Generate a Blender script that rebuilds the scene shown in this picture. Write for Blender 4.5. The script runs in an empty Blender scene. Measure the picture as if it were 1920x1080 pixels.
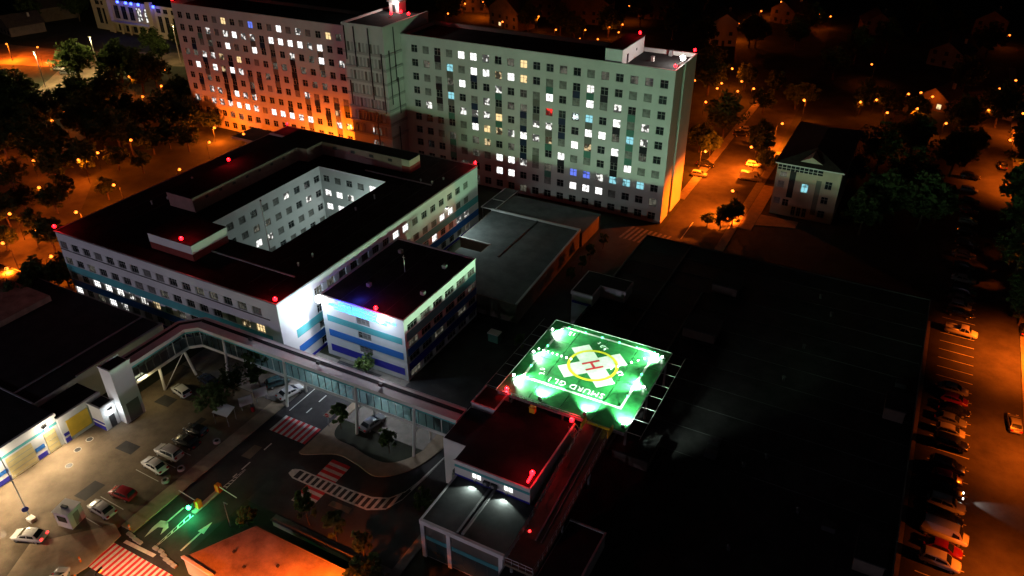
import bpy, math, random
from mathutils import Vector, Matrix
random.seed(7)
R_ = math.radians
SC = bpy.context.scene
COL = SC.collection

# ------------------------------------------------------------------ camera
CAM_H = 80.0
FPX, PITCH, ROLL, YAW = 1450.4, R_(31.739), R_(-0.317), R_(-28.245)
fw = Vector((math.sin(YAW)*math.cos(PITCH), math.cos(YAW)*math.cos(PITCH), -math.sin(PITCH)))
rt = Vector((math.cos(YAW), -math.sin(YAW), 0.0))
dn = fw.cross(rt)
c_, s_ = math.cos(ROLL), math.sin(ROLL)
CX, CY, CZ = rt*c_ - dn*s_, rt*s_ + dn*c_, fw
cam = bpy.data.cameras.new('camera'); cam_o = bpy.data.objects.new('camera', cam); COL.objects.link(cam_o)
cam.sensor_width = 36.0; cam.lens = FPX/1920*36.0; cam.clip_start = 1.0; cam.clip_end = 4000.0
m = Matrix((( CX.x, -CY.x, -CZ.x, 0), (CX.y, -CY.y, -CZ.y, 0), (CX.z, -CY.z, -CZ.z, CAM_H), (0, 0, 0, 1)))
cam_o.matrix_world = m
SC.camera = cam_o

# ------------------------------------------------------------------ night sky, moonlight, exposure
W = bpy.data.worlds.new('World'); SC.world = W; W.use_nodes = True
nt = W.node_tree
bg = nt.nodes['Background']; sky = nt.nodes.new('ShaderNodeTexSky')
sky.sky_type = 'NISHITA'; sky.sun_disc = False; sky.sun_elevation = R_(12); sky.sun_rotation = R_(140)
nt.links.new(sky.outputs[0], bg.inputs[0]); bg.inputs[1].default_value = 0.0005
moon = bpy.data.lights.new('moonlight', 'SUN'); moon.energy = 0.004; moon.angle = R_(0.5); moon.color = (1.0, 0.96, 0.9)
mo = bpy.data.objects.new('moonlight', moon); COL.objects.link(mo); mo.rotation_euler = (R_(50), 0, R_(140))
SC.view_settings.view_transform = 'Standard'; SC.view_settings.look = 'None'
SC.view_settings.exposure = 0.0; SC.view_settings.gamma = 1.0; SC.view_settings.use_curve_mapping = False
SC.render.engine = 'CYCLES'
SC.cycles.use_denoising = True
SC.cycles.max_bounces = 4; SC.cycles.diffuse_bounces = 1; SC.cycles.use_adaptive_sampling = True; SC.cycles.adaptive_threshold = 0.03; SC.cycles.glossy_bounces = 2
SC.cycles.transmission_bounces = 4; SC.cycles.transparent_max_bounces = 8
SC.cycles.sample_clamp_indirect = 2.0; SC.cycles.caustics_reflective = False; SC.cycles.caustics_refractive = False

# light strengths, in watts
SODIUM = (1.0, 0.135, 0.005)
P_STREET, P_PARK = 5200.0, 1500.0
P_PAD_N, P_PAD_W, P_PAD_S = 22000.0, 24000.0, 9000.0
P_SIGN = 2000.0

def G(px, py, z=0.0):
    """ground plan position (x, y) of the point at height z seen at a place in the survey picture"""
    d = CX*((px-960)/FPX) + CY*((py-540)/FPX) + CZ
    t = (z-CAM_H)/d.z
    return (d.x*t, d.y*t)

# ------------------------------------------------------------------ materials
MATS = {}
def _new(name):
    m = bpy.data.materials.new(name); m.use_nodes = True; MATS[name] = m
    return m, m.node_tree, m.node_tree.nodes['Principled BSDF']
def mat(name, col, rough=0.8, var=0.25, scale=0.6, bump=0.0, metal=0.0, spec=0.3, fine=0.0):
    """plain surface with blotchy wear in its colour"""
    m, t, b = _new(name)
    b.inputs['Roughness'].default_value = rough; b.inputs['Metallic'].default_value = metal
    b.inputs['Specular IOR Level'].default_value = spec
    tc = t.nodes.new('ShaderNodeTexCoord')
    n = t.nodes.new('ShaderNodeTexNoise'); n.inputs['Scale'].default_value = scale; n.inputs['Detail'].default_value = 6
    n.inputs['Roughness'].default_value = 0.65
    t.links.new(tc.outputs['Object'], n.inputs['Vector'])
    r = t.nodes.new('ShaderNodeValToRGB')
    lo = [max(0, c*(1-var)) for c in col]; hi = [min(1, c*(1+var)) for c in col]
    r.color_ramp.elements[0].position = 0.3; r.color_ramp.elements[0].color = (*lo, 1)
    r.color_ramp.elements[1].position = 0.7; r.color_ramp.elements[1].color = (*hi, 1)
    t.links.new(n.outputs['Fac'], r.inputs['Fac'])
    out = r.outputs['Color']
    if fine:
        n2 = t.nodes.new('ShaderNodeTexNoise'); n2.inputs['Scale'].default_value = 9; n2.inputs['Detail'].default_value = 3
        t.links.new(tc.outputs['Object'], n2.inputs['Vector'])
        mx = t.nodes.new('ShaderNodeMix'); mx.data_type = 'RGBA'; mx.blend_type = 'OVERLAY'; mx.inputs[0].default_value = fine
        t.links.new(out, mx.inputs[6]); t.links.new(n2.outputs['Color'], mx.inputs[7]); out = mx.outputs[2]
    t.links.new(out, b.inputs['Base Color'])
    if bump:
        bp = t.nodes.new('ShaderNodeBump'); bp.inputs['Strength'].default_value = bump; bp.inputs['Distance'].default_value = 0.05
        t.links.new(n.outputs['Fac'], bp.inputs['Height']); t.links.new(bp.outputs['Normal'], b.inputs['Normal'])
    return m
def emit(name, col, s, sample=True):
    m, t, b = _new(name)
    b.inputs['Base Color'].default_value = (*[min(1, c) for c in col], 1)
    b.inputs['Emission Color'].default_value = (*col, 1); b.inputs['Emission Strength'].default_value = s
    m.cycles.emission_sampling = 'AUTO' if sample else 'NONE'
    return m
def glass(name, col=(0.02, 0.025, 0.03), rough=0.08, spec=0.6):
    m, t, b = _new(name)
    b.inputs['Base Color'].default_value = (*col, 1); b.inputs['Roughness'].default_value = rough
    b.inputs['Specular IOR Level'].default_value = spec
    return m
def lit_pane(name, col, s, kind):
    """lamp-lit room behind a pane: curtain folds, and for 'part' an uneven edge where blind or furniture hides the lamp"""
    m, t, b = _new(name); N = t.nodes; L = t.links
    b.inputs['Base Color'].default_value = (0.03, 0.03, 0.035, 1); b.inputs['Roughness'].default_value = 0.15
    b.inputs['Emission Color'].default_value = (*col, 1)
    tc = N.new('ShaderNodeTexCoord'); oi = N.new('ShaderNodeObjectInfo')
    mul = N.new('ShaderNodeMath'); mul.operation = 'MULTIPLY'; mul.inputs[1].default_value = 63.0; L.new(oi.outputs['Random'], mul.inputs[0])
    n = N.new('ShaderNodeTexNoise'); n.noise_dimensions = '4D'; n.inputs['Scale'].default_value = 0.9; n.inputs['Detail'].default_value = 1.5
    L.new(tc.outputs['Object'], n.inputs['Vector']); L.new(mul.outputs[0], n.inputs['W'])
    ramp = N.new('ShaderNodeValToRGB'); e = ramp.color_ramp.elements
    if kind == 'part':
        e[0].position = 0.5; e[0].color = (0.06, 0.06, 0.06, 1); e[1].position = 0.56; e[1].color = (1, 1, 1, 1)
    elif kind == 'dim':
        e[0].position = 0.42; e[0].color = (0.15, 0.15, 0.15, 1); e[1].position = 0.62; e[1].color = (1, 1, 1, 1)
    else:
        e[0].position = 0.33; e[0].color = (0.25, 0.25, 0.25, 1); e[1].position = 0.43; e[1].color = (1, 1, 1, 1)
    L.new(n.outputs['Fac'], ramp.inputs['Fac'])
    w = N.new('ShaderNodeTexWave'); w.inputs['Scale'].default_value = 2.2; w.inputs['Distortion'].default_value = 2.0; w.inputs['Detail'].default_value = 1
    L.new(tc.outputs['Object'], w.inputs['Vector']); L.new(mul.outputs[0], w.inputs['Phase Offset'])
    mr = N.new('ShaderNodeMapRange'); mr.inputs['To Min'].default_value = 0.6; mr.inputs['To Max'].default_value = 1.0; L.new(w.outputs['Fac'], mr.inputs['Value'])
    a = N.new('ShaderNodeMath'); a.operation = 'MULTIPLY'; L.new(ramp.outputs['Color'], a.inputs[0]); L.new(mr.outputs[0], a.inputs[1])
    a2 = N.new('ShaderNodeMath'); a2.operation = 'MULTIPLY'; a2.inputs[1].default_value = s; L.new(a.outputs[0], a2.inputs[0])
    L.new(a2.outputs[0], b.inputs['Emission Strength'])
    m.cycles.emission_sampling = 'NONE'
    return m

mat('soil', (0.03, 0.034, 0.02), 0.95, 0.5, 0.15, 0.3)
mat('asphalt', (0.04, 0.038, 0.038), 0.85, 0.5, 0.22, 0.1, fine=0.35)
mat('asphalt_old', (0.15, 0.115, 0.08), 0.85, 0.5, 0.16, 0.1, fine=0.3)
mat('paving', (0.22, 0.2, 0.175), 0.85, 0.25, 0.8, 0.15, fine=0.2)
mat('kerb', (0.32, 0.31, 0.29), 0.85, 0.2, 1.5)
mat('plaster', (0.62, 0.62, 0.6), 0.85, 0.08, 0.25, fine=0.06)
mat('plaster_grey', (0.42, 0.42, 0.41), 0.85, 0.12, 0.3, fine=0.1)
mat('plaster_white', (0.74, 0.74, 0.75), 0.8, 0.06, 0.3, fine=0.05)
mat('plaster_cream', (0.5, 0.43, 0.34), 0.85, 0.12, 0.3, fine=0.1)
mat('roof_dark', (0.034, 0.034, 0.035), 0.95, 0.35, 0.35, 0.2, spec=0.1)
mat('roof_mid', (0.09, 0.1, 0.1), 0.9, 0.3, 0.3, 0.15, spec=0.15)
mat('roof_red', (0.25, 0.05, 0.04), 0.85, 0.2, 0.6)
mat('tile_dark', (0.06, 0.045, 0.04), 0.9, 0.3, 0.8, 0.3)
mat('band_cyan', (0.1, 0.42, 0.46), 0.7, 0.06, 0.4)
mat('band_blue', (0.03, 0.16, 0.55), 0.7, 0.06, 0.4)
mat('band_indigo', (0.03, 0.03, 0.36), 0.7, 0.06, 0.4)
mat('panel_navy', (0.012, 0.03, 0.07), 0.5, 0.1, 0.5)
mat('panel_black', (0.008, 0.009, 0.014), 0.5, 0.1, 0.5)
mat('panel_green', (0.08, 0.22, 0.17), 0.6, 0.1, 0.5)
mat('panel_grey', (0.16, 0.16, 0.14), 0.6, 0.1, 0.5)
mat('frame_white', (0.3, 0.3, 0.29), 0.5, 0.05, 2)
mat('frame_dark', (0.05, 0.05, 0.055), 0.5, 0.1, 2)
mat('curtain', (0.3, 0.29, 0.27), 0.9, 0.35, 1.3)
mat('metal_white', (0.7, 0.68, 0.67), 0.45, 0.06, 1)
mat('metal_grey', (0.3, 0.31, 0.32), 0.5, 0.12, 1, metal=0.3)
mat('metal_dark', (0.05, 0.05, 0.055), 0.5, 0.15, 1, metal=0.3)
mat('steel_rail', (0.4, 0.42, 0.42), 0.4, 0.1, 1, metal=0.6)
mat('pad_green', (0.022, 0.17, 0.05), 0.36, 0.6, 0.45, 0.05, spec=0.5)
mat('paint_white', (0.72, 0.72, 0.7), 0.6, 0.15, 1.2)
mat('paint_road', (0.62, 0.6, 0.56), 0.7, 0.22, 1.6)
mat('paint_red', (0.62, 0.03, 0.035), 0.7, 0.2, 1.2)
mat('paint_yellow', (0.75, 0.6, 0.03), 0.6, 0.12, 1.2)
mat('paint_hred', (0.6, 0.03, 0.05), 0.6, 0.12, 1.2)
mat('door_cream', (0.72, 0.6, 0.3), 0.6, 0.1, 0.8)
mat('door_glow_yellow', (0.8, 0.52, 0.06), 0.6, 0.12, 0.8)
mat('orange_plastic', (0.8, 0.22, 0.02), 0.5, 0.1, 1)
mat('yellow_metal', (0.7, 0.42, 0.02), 0.5, 0.15, 1)
mat('terrace', (0.36, 0.26, 0.19), 0.9, 0.5, 0.28, 0.1, fine=0.3)
mat('penthouse_rose', (0.27, 0.18, 0.16), 0.85, 0.15, 0.5)
mat('paving_sand', (0.33, 0.26, 0.18), 0.85, 0.22, 0.7, 0.12, fine=0.2)
mat('wall_dim', (0.14, 0.11, 0.09), 0.9, 0.25, 0.5)
mat('paint_dark', (0.16, 0.15, 0.14), 0.8, 0.5, 1.2)  # darker, blotchier road paint
mat('rubber', (0.02, 0.02, 0.02), 0.85, 0.2, 4)
mat('poster', (0.7, 0.69, 0.68), 0.7, 0.08, 0.9)
mat('brick_pale', (0.45, 0.4, 0.33), 0.85, 0.15, 1)
mat('sign_blue', (0.02, 0.03, 0.25), 0.5, 0.1, 2)
glass('pane_dark'); glass('pane_bridge', (0.05, 0.09, 0.09), 0.06, 0.7)
mat('pane_curtain', (0.24, 0.23, 0.22), 0.75, 0.5, 1.1)
lit_pane('lit_white', (1.0, 0.99, 0.95), 2.4, 'full'); lit_pane('lit_warm', (1.0, 0.72, 0.34), 1.5, 'full')
lit_pane('lit_blue', (0.16, 0.24, 1.0), 1.2, 'full'); lit_pane('lit_cyan', (0.35, 0.85, 0.95), 1.1, 'full')
lit_pane('part_white', (1.0, 0.98, 0.92), 1.5, 'part'); lit_pane('dim_room', (0.9, 0.85, 0.65), 0.16, 'dim')
lit_pane('part_warm', (1.0, 0.75, 0.4), 0.9, 'part'); lit_pane('lit_red', (1.0, 0.03, 0.02), 1.3, 'part')
emit('bulb_sodium', (1.0, 0.21, 0.022), 4.2); emit('bulb_white', (1.0, 0.97, 0.9), 11); emit('bulb_red', (1.0, 0.004, 0.008), 16)
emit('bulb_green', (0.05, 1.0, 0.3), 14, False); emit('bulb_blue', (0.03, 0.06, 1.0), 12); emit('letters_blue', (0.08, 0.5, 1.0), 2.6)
emit('tail_on', (1.0, 0.02, 0.02), 6, False); emit('head_on', (1.0, 0.95, 0.85), 14, False); emit('bulb_pad', (0.85, 1.0, 0.85), 30)
emit('tube_light', (1.0, 0.9, 0.6), 4, False)
for nm, c in dict(white=(0.72, 0.72, 0.72), silver=(0.42, 0.42, 0.43), grey=(0.16, 0.165, 0.17), black=(0.012, 0.012, 0.014), red=(0.28, 0.012, 0.02), blue=(0.02, 0.03, 0.09), teal=(0.03, 0.07, 0.08)).items():
    m_ = mat('car_'+nm, c, 0.25, 0.04, 1, spec=0.6)
    m_.node_tree.nodes['Principled BSDF'].inputs['Coat Weight'].default_value = 0.6
mat('lamp_glass_red', (0.3, 0.01, 0.01), 0.2, 0.1, 3); mat('lamp_glass_clear', (0.5, 0.5, 0.48), 0.15, 0.1, 3)
def leaf_mat(name, a, b_):
    m, t, b = _new(name)
    oi = t.nodes.new('ShaderNodeTexCoord'); n = t.nodes.new('ShaderNodeTexNoise'); n.inputs['Scale'].default_value = 1.3; n.inputs['Detail'].default_value = 4
    t.links.new(oi.outputs['Object'], n.inputs['Vector'])
    r = t.nodes.new('ShaderNodeValToRGB'); r.color_ramp.elements[0].position = 0.3; r.color_ramp.elements[1].position = 0.7
    r.color_ramp.elements[0].color = (*a, 1); r.color_ramp.elements[1].color = (*b_, 1)
    t.links.new(n.outputs['Fac'], r.inputs['Fac']); t.links.new(r.outputs['Color'], b.inputs['Base Color'])
    b.inputs['Roughness'].default_value = 0.75; b.inputs['Specular IOR Level'].default_value = 0.15
    tr = t.nodes.new('ShaderNodeBsdfTranslucent'); t.links.new(r.outputs['Color'], tr.inputs['Color'])
    mx = t.nodes.new('ShaderNodeMixShader'); mx.inputs[0].default_value = 0.35
    out = t.nodes['Material Output']
    t.links.new(b.outputs[0], mx.inputs[1]); t.links.new(tr.outputs[0], mx.inputs[2]); t.links.new(mx.outputs[0], out.inputs['Surface'])
leaf_mat('leaf', (0.035, 0.06, 0.02), (0.08, 0.12, 0.04)); leaf_mat('leaf_light', (0.06, 0.1, 0.03), (0.13, 0.19, 0.06))
leaf_mat('grass', (0.02, 0.035, 0.012), (0.045, 0.06, 0.02))
mat('bark', (0.09, 0.065, 0.045), 0.95, 0.3, 2, 0.3)

# ------------------------------------------------------------------ mesh builder
class MB:
    def __init__(s): s.v = []; s.f = []
    def quad(s, *p):
        i = len(s.v); s.v += [tuple(q) for q in p]; s.f.append(tuple(range(i, i+len(p)))); return s
    def box(s, x0, x1, y0, y1, z0, z1):
        i = len(s.v)
        s.v += [(x0, y0, z0), (x1, y0, z0), (x1, y1, z0), (x0, y1, z0), (x0, y0, z1), (x1, y0, z1), (x1, y1, z1), (x0, y1, z1)]
        s.f += [(i, i+3, i+2, i+1), (i+4, i+5, i+6, i+7), (i, i+1, i+5, i+4), (i+1, i+2, i+6, i+5), (i+2, i+3, i+7, i+6), (i+3, i, i+4, i+7)]
        return s
    def prism(s, poly, z0, z1):
        n = len(poly); i = len(s.v)
        s.v += [(x, y, z0) for x, y in poly] + [(x, y, z1) for x, y in poly]
        s.f.append(tuple(range(i+n-1, i-1, -1))); s.f.append(tuple(range(i+n, i+2*n)))
        for k in range(n):
            l = (k+1) % n; s.f.append((i+k, i+l, i+n+l, i+n+k))
        return s
    def flat(s, poly, z):
        i = len(s.v); s.v += [(x, y, z) for x, y in poly]; s.f.append(tuple(range(i, i+len(poly)))); return s
    def tube(s, p0, p1, r0, r1=None, n=8, cap=True):
        r1 = r0 if r1 is None else r1
        p0, p1 = Vector(p0), Vector(p1); d = (p1-p0).normalized()
        a = d.orthogonal().normalized(); b = d.cross(a); i = len(s.v)
        for p, r in ((p0, r0), (p1, r1)):
            for k in range(n):
                t = 2*math.pi*k/n; q = p + a*(r*math.cos(t)) + b*(r*math.sin(t)); s.v.append(tuple(q))
        for k in range(n):
            l = (k+1) % n; s.f.append((i+k, i+l, i+n+l, i+n+k))
        if cap: s.f.append(tuple(range(i+n-1, i-1, -1))); s.f.append(tuple(range(i+n, i+2*n)))
        return s
    def ball(s, c, r, n=8, sz=1.0):
        i = len(s.v); m = n//2
        for a in range(1, m):
            t = math.pi*a/m
            for k in range(n):
                u = 2*math.pi*k/n
                s.v.append((c[0]+r*math.sin(t)*math.cos(u), c[1]+r*math.sin(t)*math.sin(u), c[2]+r*sz*math.cos(t)))
        top = len(s.v); s.v += [(c[0], c[1], c[2]+r*sz), (c[0], c[1], c[2]-r*sz)]
        for k in range(n):
            l = (k+1) % n
            s.f.append((top, i+k, i+l)); s.f.append((top+1, i+(m-2)*n+l, i+(m-2)*n+k))
            for a in range(m-2): s.f.append((i+a*n+k, i+(a+1)*n+k, i+(a+1)*n+l, i+a*n+l))
        return s
    def loft(s, rings):
        n = len(rings[0]); i = len(s.v)
        for r in rings: s.v += r
        for a in range(len(rings)-1):
            for k in range(n):
                l = (k+1) % n; s.f.append((i+a*n+k, i+a*n+l, i+(a+1)*n+l, i+(a+1)*n+k))
        s.f.append(tuple(range(i+n-1, i-1, -1))); e = i+(len(rings)-1)*n; s.f.append(tuple(range(e, e+n)))
        return s
    def mesh(s, name, material, smooth=False, off=(0, 0, 0)):
        me = bpy.data.meshes.new(name)
        v = s.v if off == (0, 0, 0) else [(x-off[0], y-off[1], z-off[2]) for x, y, z in s.v]
        me.from_pydata(v, [], s.f)
        if material: me.materials.append(MATS[material])
        if smooth: me.polygons.foreach_set('use_smooth', [True]*len(me.polygons))
        return me
    def build(s, name, material, parent=None, smooth=False, local=False):
        """vertices are in world coordinates unless local; children keep the parent's origin"""
        off = (0, 0, 0)
        if parent is not None and not local: off = tuple(world_off(parent))
        return ob(name, s.mesh(name, material, smooth, off), parent)
    def here(s, name, material, smooth=False):
        """a one-mesh thing whose origin is the middle of its base"""
        xs, ys, zs = zip(*s.v); o = ((min(xs)+max(xs))/2, (min(ys)+max(ys))/2, min(zs))
        r = ob(name, s.mesh(name, material, smooth, o)); r.location = o
        return r
def world_off(p):
    v = Vector((0, 0, 0))
    while p is not None: v += p.location; p = p.parent
    return v
def ob(name, me, parent=None, loc=(0, 0, 0), rz=0.0, om=None):
    o = bpy.data.objects.new(name, me); COL.objects.link(o); o.location = loc
    if rz: o.rotation_euler = (0, 0, rz)
    if parent is not None: o.parent = parent
    if om: o.material_slots[0].link = 'OBJECT'; o.material_slots[0].material = MATS[om]
    return o
def tag(o, label, cat, group=None):
    o['label'] = label; o['category'] = cat
    if group: o['group'] = group
    return o
def thing(name, label, cat, loc=(0, 0, 0), rz=0.0, group=None):
    o = ob(name, None, None, loc, rz); o.empty_display_size = 0.5
    return tag(o, label, cat, group)
def struct(mb, name, material):
    o = mb.here(name, material); o['kind'] = 'structure'; return o
def light(parent, kind, loc, col, power, r=0.15, aim=None, cone=120, blend=0.6, local=True):
    l = bpy.data.lights.new('lamp_light', kind); l.color = col; l.energy = power; l.shadow_soft_size = r
    o = bpy.data.objects.new('lamp_light', l); COL.objects.link(o)
    off = world_off(parent); o.location = Vector(loc) - (Vector((0, 0, 0)) if local else off); o.parent = parent
    if kind == 'SPOT':
        l.spot_size = R_(cone); l.spot_blend = blend
        o.rotation_euler = Vector(aim).to_track_quat('-Z', 'Y').to_euler()
    return o
UNITS = ['first', 'second', 'third', 'fourth', 'fifth', 'sixth', 'seventh', 'eighth', 'ninth']
ORD = UNITS + ['tenth', 'eleventh', 'twelfth', 'thirteenth', 'fourteenth', 'fifteenth', 'sixteenth', 'seventeenth', 'eighteenth', 'nineteenth']
for tens in ('twent', 'thirt', 'fort', 'fift', 'sixt', 'sevent'): ORD += [tens+'ieth'] + [tens+'y-'+u for u in UNITS]

def text_mesh(s, size, material, depth=0.02, spacing=1.0):
    cu = bpy.data.curves.new('lettering', 'FONT'); cu.body = s; cu.size = size; cu.extrude = depth; cu.align_x = 'CENTER'; cu.align_y = 'CENTER'
    cu.resolution_u = 2; cu.space_character = spacing
    o = bpy.data.objects.new('lettering', cu); COL.objects.link(o); bpy.context.view_layer.update()
    me = bpy.data.meshes.new_from_object(o.evaluated_get(bpy.context.evaluated_depsgraph_get()))
    bpy.data.objects.remove(o); me.materials.clear(); me.materials.append(MATS[material]); return me
def text_words(s, size, material, depth=0.02, spacing=1.0):
    """one mesh for each word with its offset along the line"""
    out = []; x = 0.0
    for w in s.split():
        me = text_mesh(w, size, material, depth, spacing); xs = [v.co.x for v in me.vertices]; wd = max(xs)-min(xs); out.append((me, x+wd/2)); x += wd+size*0.42
    x -= size*0.42
    return [(me, c-x/2) for me, c in out]
TXT = dict(pad=text_words('SMURD GL 1', 1.5, 'paint_white', 0.01, 1.12), n12=text_words('12', 1.2, 'paint_white', 0.01), t30=text_words('3.0 t', 1.15, 'paint_white', 0.01),
           l30=text_words('3.0', 1.15, 'paint_white', 0.01, 1.2), s1=text_words('SPITALUL JUDETEAN GALATI', 0.62, 'letters_blue', 0.04), s2=text_words('UNITATE PRIMIRI URGENTE SERVICIUL MOBIL DE', 0.62, 'letters_blue', 0.04),
           s3=text_words('URGENTA REANIMARE SI DESCARCERARE', 0.56, 'letters_blue', 0.04))

# ------------------------------------------------------------------ walls with openings, windows
def wall_grid(mb, O, U, N, u0, u1, z0, z1, ops, rev=0.24):
    us = sorted({u0, u1, *[o[0] for o in ops], *[o[1] for o in ops]}); zs = sorted({z0, z1, *[o[2] for o in ops], *[o[3] for o in ops]})
    P = lambda u, z, d=0.0: (O[0]+U[0]*u+N[0]*d, O[1]+U[1]*u+N[1]*d, z)
    hole = set()
    for o in ops:
        for a in range(len(us)-1):
            if us[a] < o[0]-1e-6 or us[a+1] > o[1]+1e-6: continue
            for b in range(len(zs)-1):
                if zs[b] >= o[2]-1e-6 and zs[b+1] <= o[3]+1e-6: hole.add((a, b))
    for b in range(len(zs)-1):
        a = 0
        while a < len(us)-1:
            if (a, b) in hole: a += 1; continue
            e = a
            while e < len(us)-1 and (e, b) not in hole: e += 1
            mb.quad(P(us[a], zs[b]), P(us[e], zs[b]), P(us[e], zs[b+1]), P(us[a], zs[b+1])); a = e
    for o in ops:
        a, b, c, d = o[:4]
        mb.quad(P(a, c), P(b, c), P(b, c, -rev), P(a, c, -rev)); mb.quad(P(a, d, -rev), P(b, d, -rev), P(b, d), P(a, d))
        mb.quad(P(a, c), P(a, c, -rev), P(a, d, -rev), P(a, d)); mb.quad(P(b, c, -rev), P(b, c), P(b, d), P(b, d, -rev))
WM = {}
def window(parent, x, y, z, rz, w, h, kind, nx=2, nz=2, sill=False, fr='frame_white', hung=0.5):
    """one window: frame with glazing bars, a pane behind; origin in the middle of the opening on the wall face"""
    key = (round(w, 2), round(h, 2), nx, nz, fr, sill)
    if key not in WM:
        b = MB(); t = 0.07
        b.box(-w/2, w/2, 0.1, 0.18, -h/2, -h/2+t); b.box(-w/2, w/2, 0.1, 0.18, h/2-t, h/2)
        b.box(-w/2, -w/2+t, 0.1, 0.18, -h/2+t, h/2-t); b.box(w/2-t, w/2, 0.1, 0.18, -h/2+t, h/2-t)
        for k in range(1, nx): b.box(-w/2+w*k/nx-0.035, -w/2+w*k/nx+0.035, 0.1, 0.18, -h/2+t, h/2-t)
        if nz > 1:
            zz = -h/2+h*0.62
            for k in range(nx): b.box(-w/2+w*k/nx+0.036, -w/2+w*(k+1)/nx-0.036, 0.1, 0.178, zz-0.03, zz+0.03)
        if sill: b.box(-w/2-0.08, w/2+0.08, -0.12, -0.004, -h/2-0.07, -h/2-0.01)
        p = MB().quad((-w/2, 0.2, -h/2), (w/2, 0.2, -h/2), (w/2, 0.2, h/2), (-w/2, 0.2, h/2))
        WM[key] = (b.mesh('window', fr), p.mesh('pane', 'pane_dark'))
    f, p = WM[key]; off = world_off(parent)
    o = ob('window', f, parent, (x-off.x, y-off.y, z-off.z), rz)
    ob('pane', p, o, (0, 0, 0), 0, KIND[kind])
    return o
KIND = {'.': 'pane_dark', 'g': 'pane_curtain', 'w': 'lit_white', 'y': 'lit_warm', 'b': 'lit_blue', 'c': 'lit_cyan', 'p': 'part_white', 'd': 'dim_room', 'q': 'part_warm', 'r': 'lit_red'}
FACE = {'S': (0.0, (1, 0), (0, -1)), 'E': (math.pi/2, (0, 1), (1, 0)), 'W': (-math.pi/2, (0, -1), (-1, 0)), 'N': (math.pi, (-1, 0), (0, 1))}
# ------------------------------------------------------------------ ground, roads, pavements
struct(MB().box(-1300, 1100, -300, 1700, -0.5, 0.0), 'ground', 'soil')
def road(name, poly, z=0.01, m='asphalt'):
    return struct(MB().flat(poly, z), name, m)
road('road', [(-76.3, 8), (-67.4, 8), (-67.4, 79.5), (-76.3, 79.5)])
road('junction_road', [(-67.4, 48.6), (-43.2, 48.6), (-43.2, 72), (-48, 72), (-50.8, 66.6), (-55, 62), (-62, 62.4), (-67.4, 60)], 0.008)
road('yard_paving', [(-99.4, 12), (-78.8, 12), (-78.8, 66), (-99.4, 66)], 0.006, 'asphalt_old')
road('yard_street', [(-180, 6), (-99.42, 6), (-99.42, 24), (-180, 24)], 0.005, 'asphalt_old')
road('hospital_forecourt', [(-99.4, 66.1), (-76.4, 66.1), (-76.4, 80.2), (-47, 80.2), (-47, 72.1), (-67.3, 72.1), (-67.3, 79.6), (-76.4, 79.6), (-99.4, 80.2)], 0.004, 'paving')
road('service_lane', [(-62.3, 72.1), (-47, 72.1), (-47, 150), (-55, 150), (-55, 104), (-62.3, 104)], 0.007)
road('side_street', [(-43.4, 139), (-30.5, 139), (-30.5, 215), (-34, 300), (-46, 420), (-58, 420), (-45, 300), (-43.4, 215)], 0.01)
road('east_street', [(12.3, 30), (26.3, 30), (26.3, 330), (12.3, 330)], 0.01)
road('car_park', [(-30.4, 140), (12.2, 140), (12.2, 150), (-30.4, 150)], 0.006)
road('park_street', [(-230, 60), (-137, 60), (-137, 66), (-180, 110), (-250, 140), (-262, 150), (-200, 95)], 0.008)
road('avenue', [(-560, 128), (-330, 158), (-285, 172), (-262, 186), (-215, 206), (-215, 222), (-262, 206), (-300, 190), (-335, 184), (-560, 160)], 0.012, 'asphalt_old')
road('plaza', [(-281, 173.6), (-262, 185.6), (-238, 152), (-250, 140), (-262, 150)], 0.014, 'asphalt_old')
for k, (x, y, w, d, m_) in enumerate(((-92, 47, 3.2, 2.0, 'asphalt'), (-89, 38, 2.2, 3.4, 'asphalt'), (-95.5, 57, 3.0, 2.2, 'asphalt'), (-74.3, 54.5, 1.6, 2.8, 'asphalt_old'), (-69.5, 67, 1.4, 3.0, 'asphalt_old'), (-57, 53, 3.4, 1.1, 'asphalt_old'), (-86, 54, 1.2, 4.0, 'asphalt'))):
    road('road_patch', [(x, y), (x+w, y+0.15), (x+w-0.1, y+d), (x+0.08, y+d-0.1)], 0.0125, m_)
def smooth(pts, n=5):
    out = []
    for i in range(len(pts)-1):
        p0, p1, p2, p3 = pts[max(i-1, 0)], pts[i], pts[i+1], pts[min(i+2, len(pts)-1)]
        for k in range(n):
            t = k/n
            out.append(tuple(0.5*((2*b)+(-a+c)*t+(2*a-5*b+4*c-d)*t*t+(-a+3*b-3*c+d)*t**3) for a, b, c, d in zip(p0, p1, p2, p3)))
    return out + [pts[-1]]
def pavement(name, poly, h=0.13, m='paving'):
    return struct(MB().prism(poly, -0.02, h), name, m)
pavement('pavement', [(-78.75, 37.5), (-76.35, 37.5), (-76.35, 66), (-78.75, 66)], 0.13, 'paving_sand')
pavement('pavement', [(-84.2, 25), (-78.2, 25), (-76.9, 31), (-77.4, 36.4), (-79.8, 37.3), (-81, 35.8), (-86.6, 30)], 0.13, 'paving_sand')
kin = smooth([(-67.3, 59.0), (-66.2, 59.0), (-62, 61.2), (-58, 60.9), (-54.5, 60.3), (-51.6, 62.4), (-49.8, 66.0), (-48.6, 71.9)])
kout = smooth([(-65.9, 72.0), (-65.9, 66.2), (-64.4, 63.9), (-61, 63.6), (-57.6, 63.0), (-54.6, 63.2), (-52.6, 65.0), (-51.4, 67.6)])
pavement('pavement', kin + [(-51.4, 71.9)] + kout[::-1] + [(-67.3, 72.0)], 0.13, 'paving_sand')
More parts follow.
